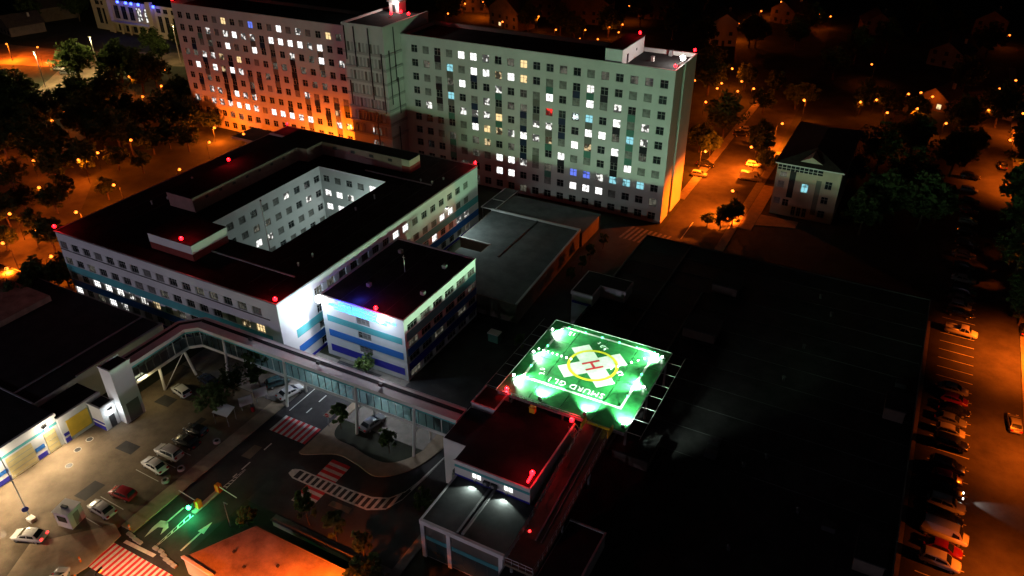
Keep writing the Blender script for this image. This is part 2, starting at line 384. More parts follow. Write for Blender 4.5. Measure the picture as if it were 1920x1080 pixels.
pavement('planting_bed', [(x, y+0.05) for x, y in kout[5:]] + [(-51.45, 67.7), (-65.85, 67.7)], 0.1, 'soil')
pavement('bridge_forecourt', [(-65.85, 67.75), (-51.45, 67.75), (-51.45, 72.05), (-65.85, 72.05)], 0.11, 'paving')
pavement('pavement', [(-62, 47.4), (-41.8, 47.4), (-41.8, 58), (-43.1, 58), (-43.1, 48.5), (-62, 48.5)])
pavement('pavement', [(-30.4, 139.2), (-28.5, 139.2), (-28.5, 210), (-30.4, 210)])
pavement('pavement', [(-45.6, 168.8), (-43.5, 168.8), (-43.5, 260), (-45.6, 260)])
pavement('pavement', [(26.4, 30), (28.6, 30), (28.6, 330), (26.4, 330)])
pavement('pavement', [(11.2, 50), (12.2, 50), (12.2, 139), (11.2, 139)])
pavement('lawn', [(-61.9, 14), (-41.8, 14), (-41.8, 47.3), (-61.9, 47.3)], 0.05, 'soil')
pavement('plaza_paving', [(-28.4, 160), (-25.5, 160), (-25.5, 186), (-28.4, 186)], 0.12, 'paving_sand'); pavement('plaza_paving', [(-25.4, 163), (-17, 165.5), (-17, 169), (-25.4, 169)], 0.12, 'paving_sand'); road('forecourt', [(-30.4, 150.1), (-9, 150.1), (-9, 171), (-30.4, 171)], 0.006)

# painted markings: one thing for each crossing, arrow, line and island
def marking(name, label, cat, mbs):
    """mbs: list of (part name, MB, material)"""
    xs = [v for _, b, _ in mbs for v in b.v]; o = thing(name, label, cat, (sum(v[0] for v in xs)/len(xs), sum(v[1] for v in xs)/len(xs), 0.012))
    for n, b, m_ in mbs: b.build(n, m_, o)
    return o
def crossing(label, x0, x1, y0, y1, n, along):
    parts = [('red_field', MB().flat([(x0, y0), (x1, y0), (x1, y1), (x0, y1)], 0.016), 'paint_red')]
    for k in range(n):
        if along == 'y':
            w = (x1-x0)/n; a = x0+k*w; parts.append(('white_stripe', MB().flat([(a, y0), (a+w*0.48, y0), (a+w*0.48, y1), (a, y1)], 0.021), 'paint_road'))
        else:
            w = (y1-y0)/n; a = y0+k*w; parts.append(('white_stripe', MB().flat([(x0, a), (x1, a), (x1, a+w*0.48), (x0, a+w*0.48)], 0.021), 'paint_road'))
    return marking('pedestrian_crossing', label, 'crossing', parts)
crossing('red and white striped crossing on the road just below the footbridge', -74.6, -67.7, 60.7, 64.4, 7, 'y')
crossing('red and white striped crossing cut by the hatched traffic island', -62.0, -58.7, 51.4, 60.2, 8, 'x')
crossing('bright red and white crossing at the bottom left corner by the gate', -77.5, -66.5, 31.2, 35.2, 14, 'y')
marking('stop_line', 'white stop line across the road between gate and bottom crossing', 'marking', [('line', MB().flat([(-76.2, 35.75), (-70.9, 35.95), (-70.9, 36.45), (-76.2, 36.25)], 0.016), 'paint_road')])
for k, (a, b) in enumerate(((50.8, 51.6), (52.5, 54.2), (57.0, 58.6), (66.3, 67.6), (69.3, 71.1), (72.6, 73.8))):
    marking('lane_dash', f'{ORD[k]} short white centre dash on the main road counted from the gate upwards', 'marking', [('dash', MB().flat([(-72.3, a), (-72.1, a), (-72.1, b), (-72.3, b)], 0.016), 'paint_road')])
marking('lane_line', 'thin white edge line on the lit road under the footbridge', 'marking', [('line', MB().flat([(-75.0, 65.5), (-74.85, 65.5), (-74.85, 78), (-75.0, 78)], 0.016), 'paint_road')])
# arrows
marking('road_arrow', 'white straight arrow painted on the exit lane right of the gate', 'marking',
        [('shaft', MB().flat([(-68.75, 38.3), (-68.5, 38.3), (-68.5, 41.6), (-68.75, 41.6)], 0.016), 'paint_road'), ('head', MB().flat([(-69.15, 41.6), (-68.1, 41.6), (-68.62, 43.6)], 0.016), 'paint_road')])
marking('road_arrow', 'white forked turning arrow painted left of the green lit gate', 'marking',
        [('shaft', MB().flat([(-74.05, 40.5), (-73.8, 40.5), (-73.8, 43.6), (-74.05, 43.6)], 0.016), 'paint_road'),
         ('head', MB().flat([(-74.9, 40.6), (-73.9, 40.9), (-73.0, 40.2), (-73.0, 38.9), (-73.6, 39.9), (-74.3, 39.6), (-74.5, 37.6), (-74.9, 39.2)], 0.016), 'paint_road')])
# hatched island with raised body
isl_up = [(-65.9, 55.6), (-65.5, 56.2), (-64.6, 56.5), (-60, 56.6), (-55.7, 56.75), (-52.6, 57.0), (-50.4, 58.0), (-49.1, 60), (-48.3, 63.6), (-47.8, 69.7)]
isl_dn = [(-65.9, 55.5), (-65.5, 54.95), (-64.6, 54.6), (-60, 54.6), (-55.7, 54.6), (-51.8, 54.75), (-49.6, 56.0), (-48.6, 58.4), (-48.0, 63.6), (-47.65, 69.7)]
isl = thing('traffic_island', 'long curved traffic island painted with white hatching, pointed at its far end', 'traffic island', (-57, 55.6, 0.01))
MB().prism(isl_dn + isl_up[::-1], 0.0, 0.03).build('base', 'asphalt', isl)
def off_line(a, b, z, t):
    mb = MB()
    for i in range(len(a)-1): mb.quad((a[i][0], a[i][1], z), (a[i+1][0], a[i+1][1], z), (a[i+1][0]+(b[i+1][0]-a[i+1][0])*t, a[i+1][1]+(b[i+1][1]-a[i+1][1])*t, z), (a[i][0]+(b[i][0]-a[i][0])*t, a[i][1]+(b[i][1]-a[i][1])*t, z))
    return mb
off_line(isl_up, isl_dn, 0.036, 0.12).build('edge_line', 'paint_road', isl); off_line(isl_dn, isl_up, 0.036, 0.12).build('edge_line', 'paint_road', isl)
MB().flat([(-65.8, 55.1), (-65.4, 54.95), (-64.7, 54.75), (-64.7, 56.35), (-65.4, 56.1), (-65.8, 55.95)], 0.037).build('nose_patch', 'paint_road', isl)
def lerp_poly(pl, x):
    for a, b in zip(pl, pl[1:]):
        if a[0] <= x <= b[0]: return a[1]+(b[1]-a[1])*(x-a[0])/(b[0]-a[0])
    return pl[-1][1]
for k in range(16):
    x = -63.9+k*0.95; x2 = x+0.42
    MB().quad((x, lerp_poly(isl_dn, x)+0.2, 0.037), (x2, lerp_poly(isl_dn, x2)+0.2, 0.037), (x2, lerp_poly(isl_up, x2)-0.2, 0.037), (x, lerp_poly(isl_up, x)-0.2, 0.037)).build('hatch_stripe', 'paint_road', isl)
MB().flat([(-48.75, 60.6), (-48.35, 60.4), (-47.75, 69.5), (-47.8, 69.5)], 0.037).build('tail_patch', 'paint_road', isl)
# zebra at the top of the service lane
parts = [('stripe', MB().flat([(-50.5+k*1.1, 143.5-k*0.1), (-49.95+k*1.1, 143.5-k*0.1), (-49.0+k*1.1, 150-k*0.1), (-49.55+k*1.1, 150-k*0.1)], 0.018), 'paint_dark') for k in range(9)]
marking('zebra_crossing', 'faint zebra stripes on the dark lane at the tower block corner', 'crossing', parts)
marking('lane_line', 'thin pale line on the orange lit street beside the tower block', 'marking', [('line', MB().flat([(-38.2, 149), (-38.0, 149), (-38.0, 158), (-38.2, 158)], 0.018), 'paint_road')])
for k, y in enumerate((36.2, 39.6, 45.4, 48.4, 51.2)):
    marking('bay_line', f'faint worn bay line between the cars of the lower left yard, {ORD[k]} upwards', 'marking', [('line', MB().flat([(-85.6, y), (-80.9, y-0.1), (-80.9, y), (-85.6, y+0.1)], 0.014), 'paint_road')])
for k in range(29):
    y = 78.5+k*2.75
    marking('parking_line', f'{ORD[k]} thin parking bay line of the right hand car row, counted upwards', 'marking', [('line', MB().flat([(13.9, y), (19.3, y-0.2), (19.3, y-0.08), (13.9, y+0.12)], 0.016), 'paint_road')])

# ------------------------------------------------------------------ tower block of the hospital
def wing(name, label, x0, x1, cols, rows, pat, pans, y0=153.7, y1=168.4, zt=34.7, end=None):
    t = thing(name, label, 'building', ((x0+x1)/2, y0, 0))
    ww = hh = 1.78
    ops = [(x-ww/2, x+ww/2, z-hh/2, z+hh/2) for x in cols for z in rows]
    w = MB(); wall_grid(w, (0, y0), (1, 0), (0, -1), x0, x1, 0, zt, ops)
    if end:
        a, b = end; w.quad((x1, y0, 0), (x1, a, 0), (x1, a, zt), (x1, y0, zt)); w.quad((x1, b, 0), (x1, y1, 0), (x1, y1, zt), (x1, b, zt))
        w.quad((x1, a, 0), (x1-1.2, a, 0), (x1-1.2, a, zt), (x1, a, zt)); w.quad((x1-1.2, b, 0), (x1, b, 0), (x1, b, zt), (x1-1.2, b, zt))
        w.quad((x1-1.2, a, 0), (x1-1.2, b, 0), (x1-1.2, b, zt), (x1-1.2, a, zt))
    else: w.quad((x1, y0, 0), (x1, y1, 0), (x1, y1, zt), (x1, y0, zt))
    w.quad((x0, y1, 0), (x0, y0, 0), (x0, y0, zt), (x0, y1, zt)); w.quad((x1, y1, 0), (x0, y1, 0), (x0, y1, zt), (x1, y1, zt))
    w.build('wall', 'plaster', t)
    p = MB(); p.box(x0-0.05, x1+0.05, y0-0.05, y0+0.3, zt, zt+0.12); p.box(x0-0.05, x1+0.05, y1-0.3, y1+0.05, zt, zt+0.12)
    p.box(x0-0.05, x0+0.3, y0+0.3, y1-0.3, zt, zt+0.12); p.box(x1-0.3, x1+0.05, y0+0.3, y1-0.3, zt, zt+0.12)
    p.build('coping', 'plaster_grey', t)
    pi = MB().box(x0+0.005, x1-0.005, y0+0.25, y0+0.3, zt-0.8, zt).box(x0+0.005, x1-0.005, y1-0.3, y1-0.25, zt-0.8, zt).box(x0+0.25, x0+0.3, y0+0.3, y1-0.3, zt-0.8, zt).box(x1-0.3, x1-0.25, y0+0.3, y1-0.3, zt-0.8, zt)
    pi.build('parapet', 'plaster', t)
    MB().flat([(x0+0.26, y0+0.26), (x1-0.26, y0+0.26), (x1-0.26, y1-0.26), (x0+0.26, y1-0.26)], zt-0.8).build('roof', 'roof_dark', t)
    for r, z in enumerate(rows):
        row = pat[r] if r < len(pat) else '.'*len(cols)
        for c, x in enumerate(cols):
            k = row[c]
            if k == '.' and random.random() < 0.14: k = 'd'
            window(t, x, y0, z, 0.0, ww, hh, k)
    for r, s in pans.items():
        for c, code in s:
            x = cols[c-1]; zc = (rows[r-1]+rows[r])/2; h2 = (rows[r-1]-rows[r]-hh)/2
            MB().box(x-ww/2+0.01, x+ww/2-0.01, y0-0.03, y0+0.02, zc-h2+0.01, zc+h2-0.01).build('spandrel_panel', {'n': 'panel_navy', 'x': 'panel_black', 't': 'panel_green', 'k': 'panel_grey'}[code], t)
    return t
ROWS = [31.7-3.344*k for k in range(10)]
RP = ['.g.gwwp..y....g.....', '..gcgwwqwy.gg.p..gg.', '.gg.w..p..gw.gwgp.g.', '.g.c.gp...'+'.r..c.wgp.', '.pg.pppy.gpp..wwdcp.',
      '....gwyqpw'+'pqgwq.wg..', '..gdgdq...'+'g.wgg..wgg', '...ggdgwwp'+'gd.'+'bbpccc.', '.......ww'+'..g.wwwg...', '....................']
RPAN = {1: [(3, 'x')], 2: [(4, 'k'), (6, 'n'), (12, 't'), (14, 'n'), (15, 't'), (16, 'x')], 3: [(3, 'x'), (4, 'k'), (8, 't'), (11, 'k'), (18, 't')],
        4: [(3, 'x'), (4, 'k'), (6, 'n'), (8, 'k'), (10, 'n'), (11, 'k'), (13, 'n'), (15, 'k'), (17, 'x'), (18, 't')], 5: [(4, 't'), (6, 'n'), (8, 't'), (10, 'n'), (12, 'k'), (13, 'n'), (15, 'k'), (18, 't'), (19, 'x')],
        6: [(10, 'n'), (12, 't'), (15, 't'), (17, 'x'), (18, 't')], 7: [(4, 't'), (10, 'n'), (11, 'k'), (13, 'x'), (17, 'x')], 8: [(4, 't'), (12, 't')]}
rw = wing('hospital_wing', 'long pale wing of the tall hospital block, right of the stair tower, greenish lit', -112.4, -44.5, [-108.7+3.263*k for k in range(20)], ROWS, RP, RPAN, end=(158.8, 160.6))
for z, k in ((31, '.'), (27.7, '.'), (24.3, '.'), (21, '.'), (17.7, '.'), (14.3, '.'), (11.0, 'w'), (7.3, 'p'), (4, '.')):
    window(rw, -45.72, 159.7, z, math.pi/2, 1.3, 1.7, k)
LP = ['....gy.gb.gwgpg.y.', '...pgpwpp.wwwwpw..', '..g..wg.w...p..w.p', '..ppq.y.g.........', '.w.wqwp...........', '.........g..gpg.gg', '.gpp.wpp........q.',
      'pgpppwwpgwwwpw..pp', '..................', '..................']
LPAN = {2: [(3, 't'), (4, 'k'), (9, 'k'), (10, 'n'), (11, 'k'), (16, 'k')], 3: [(2, 'n'), (4, 'k'), (11, 'k'), (13, 'x'), (16, 'k')], 4: [(3, 'n'), (6, 'x'), (11, 'k'), (13, 'x')],
        5: [(3, 'k'), (5, 'x'), (6, 'x'), (8, 'k'), (9, 'n'), (11, 'k'), (13, 'x')], 6: [(2, 'n'), (5, 'x'), (6, 'x'), (8, 'n'), (14, 'k'), (15, 'n'), (17, 'n'), (18, 'k')], 7: [(5, 'x'), (12, 'n'), (14, 'k'), (16, 'x'), (17, 'k')], 8: [(14, 'k'), (17, 'k')]}
lw = wing('hospital_wing', 'long wing of the tall hospital block, left of the stair tower, orange lit below', -190.0, -124.4, [-187.5+3.294*k for k in range(18)], ROWS, LP, LPAN)

# stair tower between the wings
TX0, TX1, TY0, TY1, TZ = -124.35, -112.45, 147.0, 166.0, 37.6
tw = thing('stair_tower', 'projecting stair tower with black vertical strips between the two hospital wings', 'building', (-118.4, 147, 0))
MB().box(TX0, TX1, TY0, TY1, 0, TZ-0.6).build('wall', 'plaster', tw)
MB().box(TX0-0.1, TX1+0.1, TY0-0.1, TY0+0.25, TZ-0.6, TZ).box(TX0-0.1, TX0+0.25, TY0+0.25, TY1, TZ-0.6, TZ).box(TX1-0.25, TX1+0.1, TY0+0.25, TY1, TZ-0.6, TZ).build('parapet', 'plaster', tw)
MB().box(TX0+0.26, TX1-0.26, TY0+0.26, TY1, TZ-0.59, TZ-0.45).build('roof', 'roof_dark', tw)
for k, z in enumerate((30.6, 27.2, 23.9, 20.5, 17.2, 13.8, 10.5)):
    MB().box(TX0-0.25, TX1+0.25, TY0-0.25, TY0-0.003, z, z+0.55).box(TX1+0.003, TX1+0.25, TY0-0.003, TY1-6, z, z+0.55).build('ledge', 'plaster_grey', tw)
    for j in range(9):
        if (k, j) in ((6, 3), (6, 4)): continue
        x = TX0+1.2+j*1.1
        MB().box(x, x+0.5, TY0-0.14, TY0-0.002, z+0.6, z+2.7).build('slat', 'plaster_grey' if (j+k) % 3 else 'panel_grey', tw)
for x, z0, z1 in ((TX0+0.6, 29, 37), (TX0+3.4, 27.5, 37), (TX0+7.6, 20, 37), (TX0+0.9, 18, 24), (TX0+8.1, 2, 17), (TX0+10.9, 17, 31.5)):
    MB().box(x, x+0.32, TY0-0.32, TY0-0.26, z0, z1).build('black_strip', 'panel_black', tw)
for y, z0, z1 in ((TY0+3.5, 24, 37), (TY0+1.2, 19, 32), (TY0+4.0, 16, 25), (TY0+3, 4, 13)):
    MB().box(TX1+0.26, TX1+0.32, y, y+0.3, z0, z1).build('black_strip', 'panel_black', tw)
for z in (11.8, 8.4):
    for j in range(4):
        window(tw, TX1-5.3+j*0.75, TY0-0.24, z, 0, 0.6, 2.0, 'd' if j % 2 else 'p', 1, 1)
ps = thing('roof_shed', 'small white lit shed on the roof of the stair tower', 'shed', (-119, 163.5, TZ-0.45))
MB().box(-121.2, -118.3, 162, 165, TZ-0.44, TZ+2.2).build('wall', 'plaster_white', ps); MB().box(-121.5, -118.0, 161.7, 165.3, TZ+2.2, TZ+2.5).build('roof', 'metal_grey', ps)
MB().box(-120.2, -119.3, 161.96, 161.995, TZ-0.3, TZ+1.6).build('door', 'frame_dark', ps)
light(ps, 'POINT', (0.3, -2.3, 3.2), (1, 0.95, 0.85), 1100)
# lift house on the right wing roof
lh = thing('lift_house', 'white lift house on the roof end of the right wing, lit by floodlight', 'lift house', (-58, 160, 33.9))
MB().box(-60.2, -56.4, 154.2, 167.6, 33.91, 37.4).build('wall', 'plaster_white', lh); MB().box(-60.35, -56.25, 154.05, 167.75, 37.4, 37.6).build('roof', 'roof_dark', lh)
MB().box(-56.39, -56.34, 157, 157.9, 34, 35.9).build('door', 'frame_dark', lh); MB().box(-56.39, -56.3, 162.5, 163, 35.4, 35.9).build('vent', 'frame_dark', lh)
fl = thing('floodlight', 'blazing white floodlight on the right end of the tall block roof', 'floodlight', (-45.0, 160.5, 34.82))
MB().box(-45.15, -44.85, 160.2, 160.8, 34.83, 35.5).build('housing', 'metal_dark', fl); MB().ball((-45.3, 160.5, 35.6), 0.62).build('lens', 'bulb_white', fl, True)
light(fl, 'POINT', (-0.6, 0, 1.3), (1, 0.95, 0.85), 4500, 0.3)
fl = thing('roof_hatch', 'small pale hatch box on the flat roof end of the tall block', 'hatch', (-52, 160, 33.9))
MB().box(-52.4, -51.8, 161, 161.6, 33.91, 34.9).build('box', 'metal_white', fl); MB().box(-52.5, -51.7, 160.9, 161.7, 34.9, 34.98).build('lid', 'metal_grey', fl)
vn = thing('roof_vent', 'small vent stack before the far parapet of the tall block roof', 'vent', (-50, 167, 33.9))
MB().box(-50.4, -49.6, 166.8, 167.6, 33.91, 35.2).build('box', 'metal_grey', vn); MB().box(-50.5, -49.5, 166.7, 167.7, 35.2, 35.3).build('cap', 'metal_dark', vn)

# ------------------------------------------------------------------ low courtyard block
QX0, QX1, QY0, QY1, QZ = -135.0, -81.0, 72.4, 135.0, 14.0
CX0, CX1, CY0, CY1 = -111.6, -93.6, 85.0, 119.0
q = thing('courtyard_block', 'four storey hospital block with dark flat roof around a lit courtyard', 'building', (-108, 104, 0))
QR = [11.4, 8.0, 4.7, 1.5]
wb = MB(); wins = []
def facade(face, O, u0, u1, cols, rows, w, h, lit, zt=QZ, nx=2, skip=()):
    rz, U, N = FACE[face]
    ops = []
    for ci, u in enumerate(cols):
        for ri, z in enumerate(rows):
            if (ci, ri) in skip: continue
            ops.append((u-w/2, u+w/2, z-h/2, z+h/2))
            k = lit.get((ci, ri), random.choice('....gggd'))
            wins.append((O[0]+U[0]*u, O[1]+U[1]*u, z, rz, w, h, k, nx))
    wall_grid(wb, O, U, N, u0, u1, 0, zt, ops)
fcols = [-133.6+3.2*k for k in range(16)]
facade('S', (0, QY0), QX0, QX1, fcols, QR, 1.9, 1.5, {(2, 2): 'w', (3, 2): 'w', (4, 2): 'w', (5, 2): 'p', (6, 2): 'p', (7, 2): 'q', (0, 3): 'w', (3, 3): 'w', (4, 3): 'p', (15, 1): 'y', (14, 1): 'q'}, nx=3)
ecols = [82.0+3.2*k for k in range(16)]
facade('E', (QX1, 0), QY0, QY1, ecols, QR, 1.9, 1.5, {(7, 0): 'w', (8, 0): 'w', (12, 1): 'w', (13, 1): 'w', (14, 2): 'p', (15, 2): 'p', (11, 2): 'w'}, nx=3)
facade('W', (QX0, 0), -QY1, -QY0, [-131+4*k for k in range(15)], QR, 1.9, 1.5, {}, nx=3)
wcols = [89.1+3.18*k for k in range(10)]
facade('E', (CX0, 0), CY0, CY1, wcols, QR, 1.7, 1.5, {(6, 0): 'p', (8, 1): 'p', (3, 2): 'w', (4, 2): 'p'})
facade('S', (0, CY1), CX0, CX1, [-110+3.12*k for k in range(6)], QR, 1.7, 1.5, {(4, 0): 'w', (0, 1): 'w', (1, 1): 'w', (2, 1): 'p', (3, 1): 'w', (0, 2): 'w', (1, 2): 'w', (2, 2): 'w'})
wb.quad((CX1, CY0, 0), (CX1, CY1, 0), (CX1, CY1, QZ), (CX1, CY0, QZ)); wb.quad((CX0, CY0, 0), (CX1, CY0, 0), (CX1, CY0, QZ), (CX0, CY0, QZ)); wb.quad((QX0, QY1, 0), (QX1, QY1, 0), (QX1, QY1, QZ), (QX0, QY1, QZ))
wb.build('wall', 'plaster_white', q)
for a in wins: window(q, *a[:7], nx=a[7])
def bands(par, x0, x1, y, zs, face='S'):
    for z0, z1, m_ in zs:
        if face == 'S': MB().box(x0, x1, y-0.03, y-0.004, z0, z1).build('colour_band', m_, par)
        else: MB().box(y+0.004, y+0.03, x0, x1, z0, z1).build('colour_band', m_, par)
QB = [(5.55, 7.15, 'band_cyan'), (2.35, 3.85, 'band_blue'), (0.1, 0.65, 'band_indigo')]
bands(q, QX0+0.05, QX1-2.2, QY0, QB); bands(q, QY0+3.2, QY1-0.05, QX1, QB, 'E')
for r in (0, 1):
    for u in fcols[:-1]: MB().box(u+1.05, u+2.15, QY0-0.05, QY0-0.004, QR[r]-0.72, QR[r]+0.72).build('pale_panel', 'plaster_white', q)
    for u in ecols[:-1]: MB().box(QX1+0.004, QX1+0.05, u+1.05, u+2.15, QR[r]-0.72, QR[r]+0.72).build('pale_panel', 'plaster_white', q)
MB().box(QX0+0.1, QX1-2.0, QY0-0.1, QY0-0.004, 10.35, 10.5).build('string_course', 'frame_dark', q)
rf = MB()
for a in ((QX0, CX0, QY0, QY1), (CX1, QX1, QY0, QY1), (CX0, CX1, QY0, CY0), (CX0, CX1, CY1, QY1)): rf.box(a[0], a[1], a[2], a[3], QZ+0.002, QZ+0.03)
rf.build('roof', 'roof_dark', q)
e = 0.14
MB().box(QX0-e, QX1+e, QY0-e, QY0+0.1, QZ-0.12, QZ+0.12).box(QX1-0.1, QX1+e, QY0+0.1, QY1-0.1, QZ-0.12, QZ+0.12).box(QX0-e, QX0+0.1, QY0+0.1, QY1-0.1, QZ-0.12, QZ+0.12).box(QX0-e, QX1+e, QY1-0.1, QY1+e, QZ-0.12, QZ+0.12).build('coping', 'metal_grey', q)
struct(MB().flat([(CX0+0.01, CY0+0.01), (CX1-0.01, CY0+0.01), (CX1-0.01, CY1-0.01), (CX0+0.01, CY1-0.01)], 0.02), 'courtyard_floor', 'paving')
cl = thing('wall_lamp', 'white lamp on the courtyard wall inside the low block', 'lamp', (CX1-0.3, 112, 6))
MB().box(CX1-0.4, CX1-0.01, 111.8, 112.2, 6.0, 6.3).build('housing', 'metal_dark', cl); MB().box(CX1-0.4, CX1-0.1, 111.82, 112.18, 5.93, 5.99).build('lens', 'bulb_white', cl)
light(cl, 'POINT', (-0.5, 0, -0.3), (0.75, 1, 0.9), 1500, 0.2)
cl = thing('wall_lamp', 'white lamp at the far right corner inside the courtyard', 'lamp', (CX1-0.3, 117.5, 4))
MB().box(CX1-0.4, CX1-0.01, 117.3, 117.7, 4.0, 4.3).build('housing', 'metal_dark', cl); MB().box(CX1-0.4, CX1-0.1, 117.32, 117.68, 3.93, 3.99).build('lens', 'bulb_white', cl)
light(cl, 'POINT', (-1.5, 0, -0.3), (0.8, 1, 0.92), 900, 0.2)
cl = thing('wall_lamp', 'added cool white lamp high on the low block wall above the grey flat roof', 'lamp', (QX1+0.3, 122, 9.6))
MB().box(QX1+0.06, QX1+0.5, 121.7, 122.3, 9.6, 9.8).build('housing', 'metal_dark', cl); MB().box(QX1+0.1, QX1+0.48, 121.75, 122.25, 9.53, 9.59).build('lens', 'bulb_white', cl)
light(cl, 'SPOT', (0.6, 0, -0.1), (0.8, 1, 0.97), 3800, 0.3, (0.8, 0.25, -0.35), 150, 0.6)  # added lamp, stands in for window light on the kitchen roof
# penthouses on that roof: white above a red base
def penthouse(label, poly, z0, z1, ms='plaster_white', mr='roof_red'):
    cx = sum(p[0] for p in poly)/len(poly); cy = sum(p[1] for p in poly)/len(poly)
    t = thing('roof_penthouse', label, 'penthouse', (cx, cy, z0)); zm = z0+(z1-z0)*0.45
    MB().prism(poly, z0, zm).build('base', mr, t)
    MB().prism([(cx+(x-cx)*1.004, cy+(y-cy)*1.004) for x, y in poly], zm+0.002, z1).build('wall', ms, t)
    MB().prism([(cx+(x-cx)*1.01, cy+(y-cy)*1.01) for x, y in poly], z1+0.002, z1+0.15).build('roof', 'roof_dark', t)
    return t
Z0 = QZ+0.03
ph = penthouse('long bent penthouse along the far sides of the courtyard roof', [(-124.6, 90), (-117.6, 90), (-117.6, 119.4), (-115.2, 119.8), (-115.2, 124.8), (-91.6, 124.8), (-91.6, 128.6), (-124.6, 128.6)], Z0, 17.0, 'penthouse_rose', 'penthouse_rose')
MB().box(-93.5, -91.5, 124.72, 128.68, 15.6, 17.0).build('end_band', 'plaster_cream', ph); MB().box(-93.5, -91.49, 124.71, 128.69, 14.1, 15.59).build('end_base', 'roof_red', ph)
for k in range(7): MB().box(-117.59, -117.54, 93+k*3.6, 93.7+k*3.6, 15.9, 16.4).build('vent', 'frame_dark', ph)
for k in range(4): MB().box(-112+k*5, -111+k*5, 124.66, 124.76, 15.9, 16.5).build('vent', 'frame_dark', ph)
penthouse('square penthouse with white top and red base before the courtyard', [(-113.6, 76.2), (-103.0, 76.2), (-103.0, 84.2), (-113.6, 84.2)], Z0, 17.0)
MB().box(-134.8, -128.4, 128.5, 129.0, 14.06, 14.4).here('roof_gutter', 'metal_white'); tag(bpy.data.objects['roof_gutter'], 'pale metal gutter at the far left corner of the low block roof', 'gutter')
for k in range(14):
    x, y = random.uniform(-132, -127) if k % 2 else random.uniform(-91, -83), random.uniform(76, 131); h_ = random.uniform(0.4, 0.9)
    MB().tube((x, y, QZ+0.031), (x, y, QZ+h_), 0.16, 0.16, 8).tube((x, y, QZ+h_), (x, y, QZ+h_+0.18), 0.26, 0.08, 8).build('vent_pipe', 'metal_grey', q)
for x in (-130.5, -126.2, -89.5, -85): MB().box(x, x+0.08, 75, 133, QZ+0.031, QZ+0.075).build('roof_seam', 'roof_mid', q)
for x0, x1, y in ((-103, -84, 80), (-101, -84, 121.5)): MB().box(x0, x1, y, y+0.25, QZ+0.08, QZ+0.3).build('cable_tray', 'metal_grey', q)
fp = thing('flue_pipe', 'thin tall grey flue pipe rising out of the courtyard', 'flue', (-94.6, 85.6, 0.03))
MB().tube((-94.6, 85.6, 0.03), (-94.6, 85.6, 23.4), 0.13, 0.11).build('pipe', 'metal_grey', fp); MB().tube((-94.6, 85.6, 23.4), (-94.6, 85.6, 23.7), 0.2, 0.06).build('cap', 'metal_dark', fp)

# ------------------------------------------------------------------ striped block with the lit sign
SX0, SX1, SY0, SY1, SZ = -79.2, -62.5, 80.3, 102.5, 11.9
sg = thing('striped_block', 'four storey white block with cyan and blue stripes and a glowing blue sign', 'building', (-70.8, 91.4, 0))
wb = MB(); wins = []
SR = [9.75, 6.55, 3.4]
facade('S', (0, SY0), SX0, SX1, [-70.75], SR[:1], 2.7, 1.35, {(0, 0): 'g'}, SZ, 4) if False else None
ops = [(-72.1, -69.4, z-0.72, z+0.62) for z in (9.2, 6.35, 3.45)]
wall_grid(wb, (0, SY0), (1, 0), (0, -1), SX0, SX1, 0, SZ, ops)
for z in (9.15, 6.3, 3.4):
    for j in range(3): wins.append((-72.1+0.45+j*0.9, SY0, z, 0.0, 0.86, 1.3, 'g' if (j, z) != (0, 6.3) else '.', 1))
ey = [82.6+3.72*k for k in range(6)]
ops = []
for z in (9.95, 6.8, 3.9, 0.95):
    for y in ey:
        y1_ = min(y+1.4, SY1-0.3); ops.append((y-1.4, y1_, z-0.65, z+0.65)); wins.append((SX1, (y-1.4+y1_)/2, z, math.pi/2, y1_-y+1.4, 1.3, random.choice('...d'), 3))
wall_grid(wb, (SX1, 0), (0, 1), (1, 0), SY0, SY1, 0, SZ, ops)
wb.quad((SX0, SY1, 0), (SX0, SY0, 0), (SX0, SY0, SZ), (SX0, SY1, SZ)); wb.quad((SX1, SY1, 0), (SX0, SY1, 0), (SX0, SY1, SZ), (SX1, SY1, SZ))
wb.build('wall', 'plaster_white', sg)
for a in wins: window(sg, *a[:7], nx=a[7])
bands(sg, SX0+0.9, SX1-0.6, SY0, [(7.15, 8.4, 'band_cyan'), (4.15, 5.5, 'band_blue'), (1.0, 2.4, 'band_indigo')])
bands(sg, SY0+0.5, SY1, SX1, [(7.6, 9.2, 'band_cyan'), (4.65, 6.05, 'band_blue'), (1.7, 3.15, 'band_indigo')], 'E')
for z in (9.95, 6.8, 3.9):
    for y in ey[:-1]: MB().box(SX1+0.004, SX1+0.08, y+1.55, y+2.15, z-0.6, z+0.6).build('pale_panel', 'plaster_white', sg)
MB().box(SX0+0.2, SX1-0.2, SY0+0.2, SY1-0.2, SZ+0.002, SZ+0.03).build('roof', 'roof_dark', sg)
MB().box(SX0-0.1, SX1+0.1, SY0-0.1, SY0+0.2, SZ, SZ+0.18).box(SX1-0.2, SX1+0.1, SY0+0.2, SY1+0.1, SZ, SZ+0.18).box(SX0-0.1, SX0+0.2, SY0+0.2, SY1+0.1, SZ, SZ+0.18).box(SX0+0.2, SX1-0.2, SY1-0.2, SY1+0.1, SZ, SZ+0.18).build('coping', 'plaster_white', sg)
for nm, x, z in (('s1', -71.3, 11.42), ('s2', -70.8, 10.78), ('s3', -71.1, 10.2)):
    for me, dx in TXT[nm]: o = ob('sign_word', me, sg, (x+dx+70.8, SY0-0.12-91.4, z)); o.rotation_euler = (math.pi/2, 0, 0)
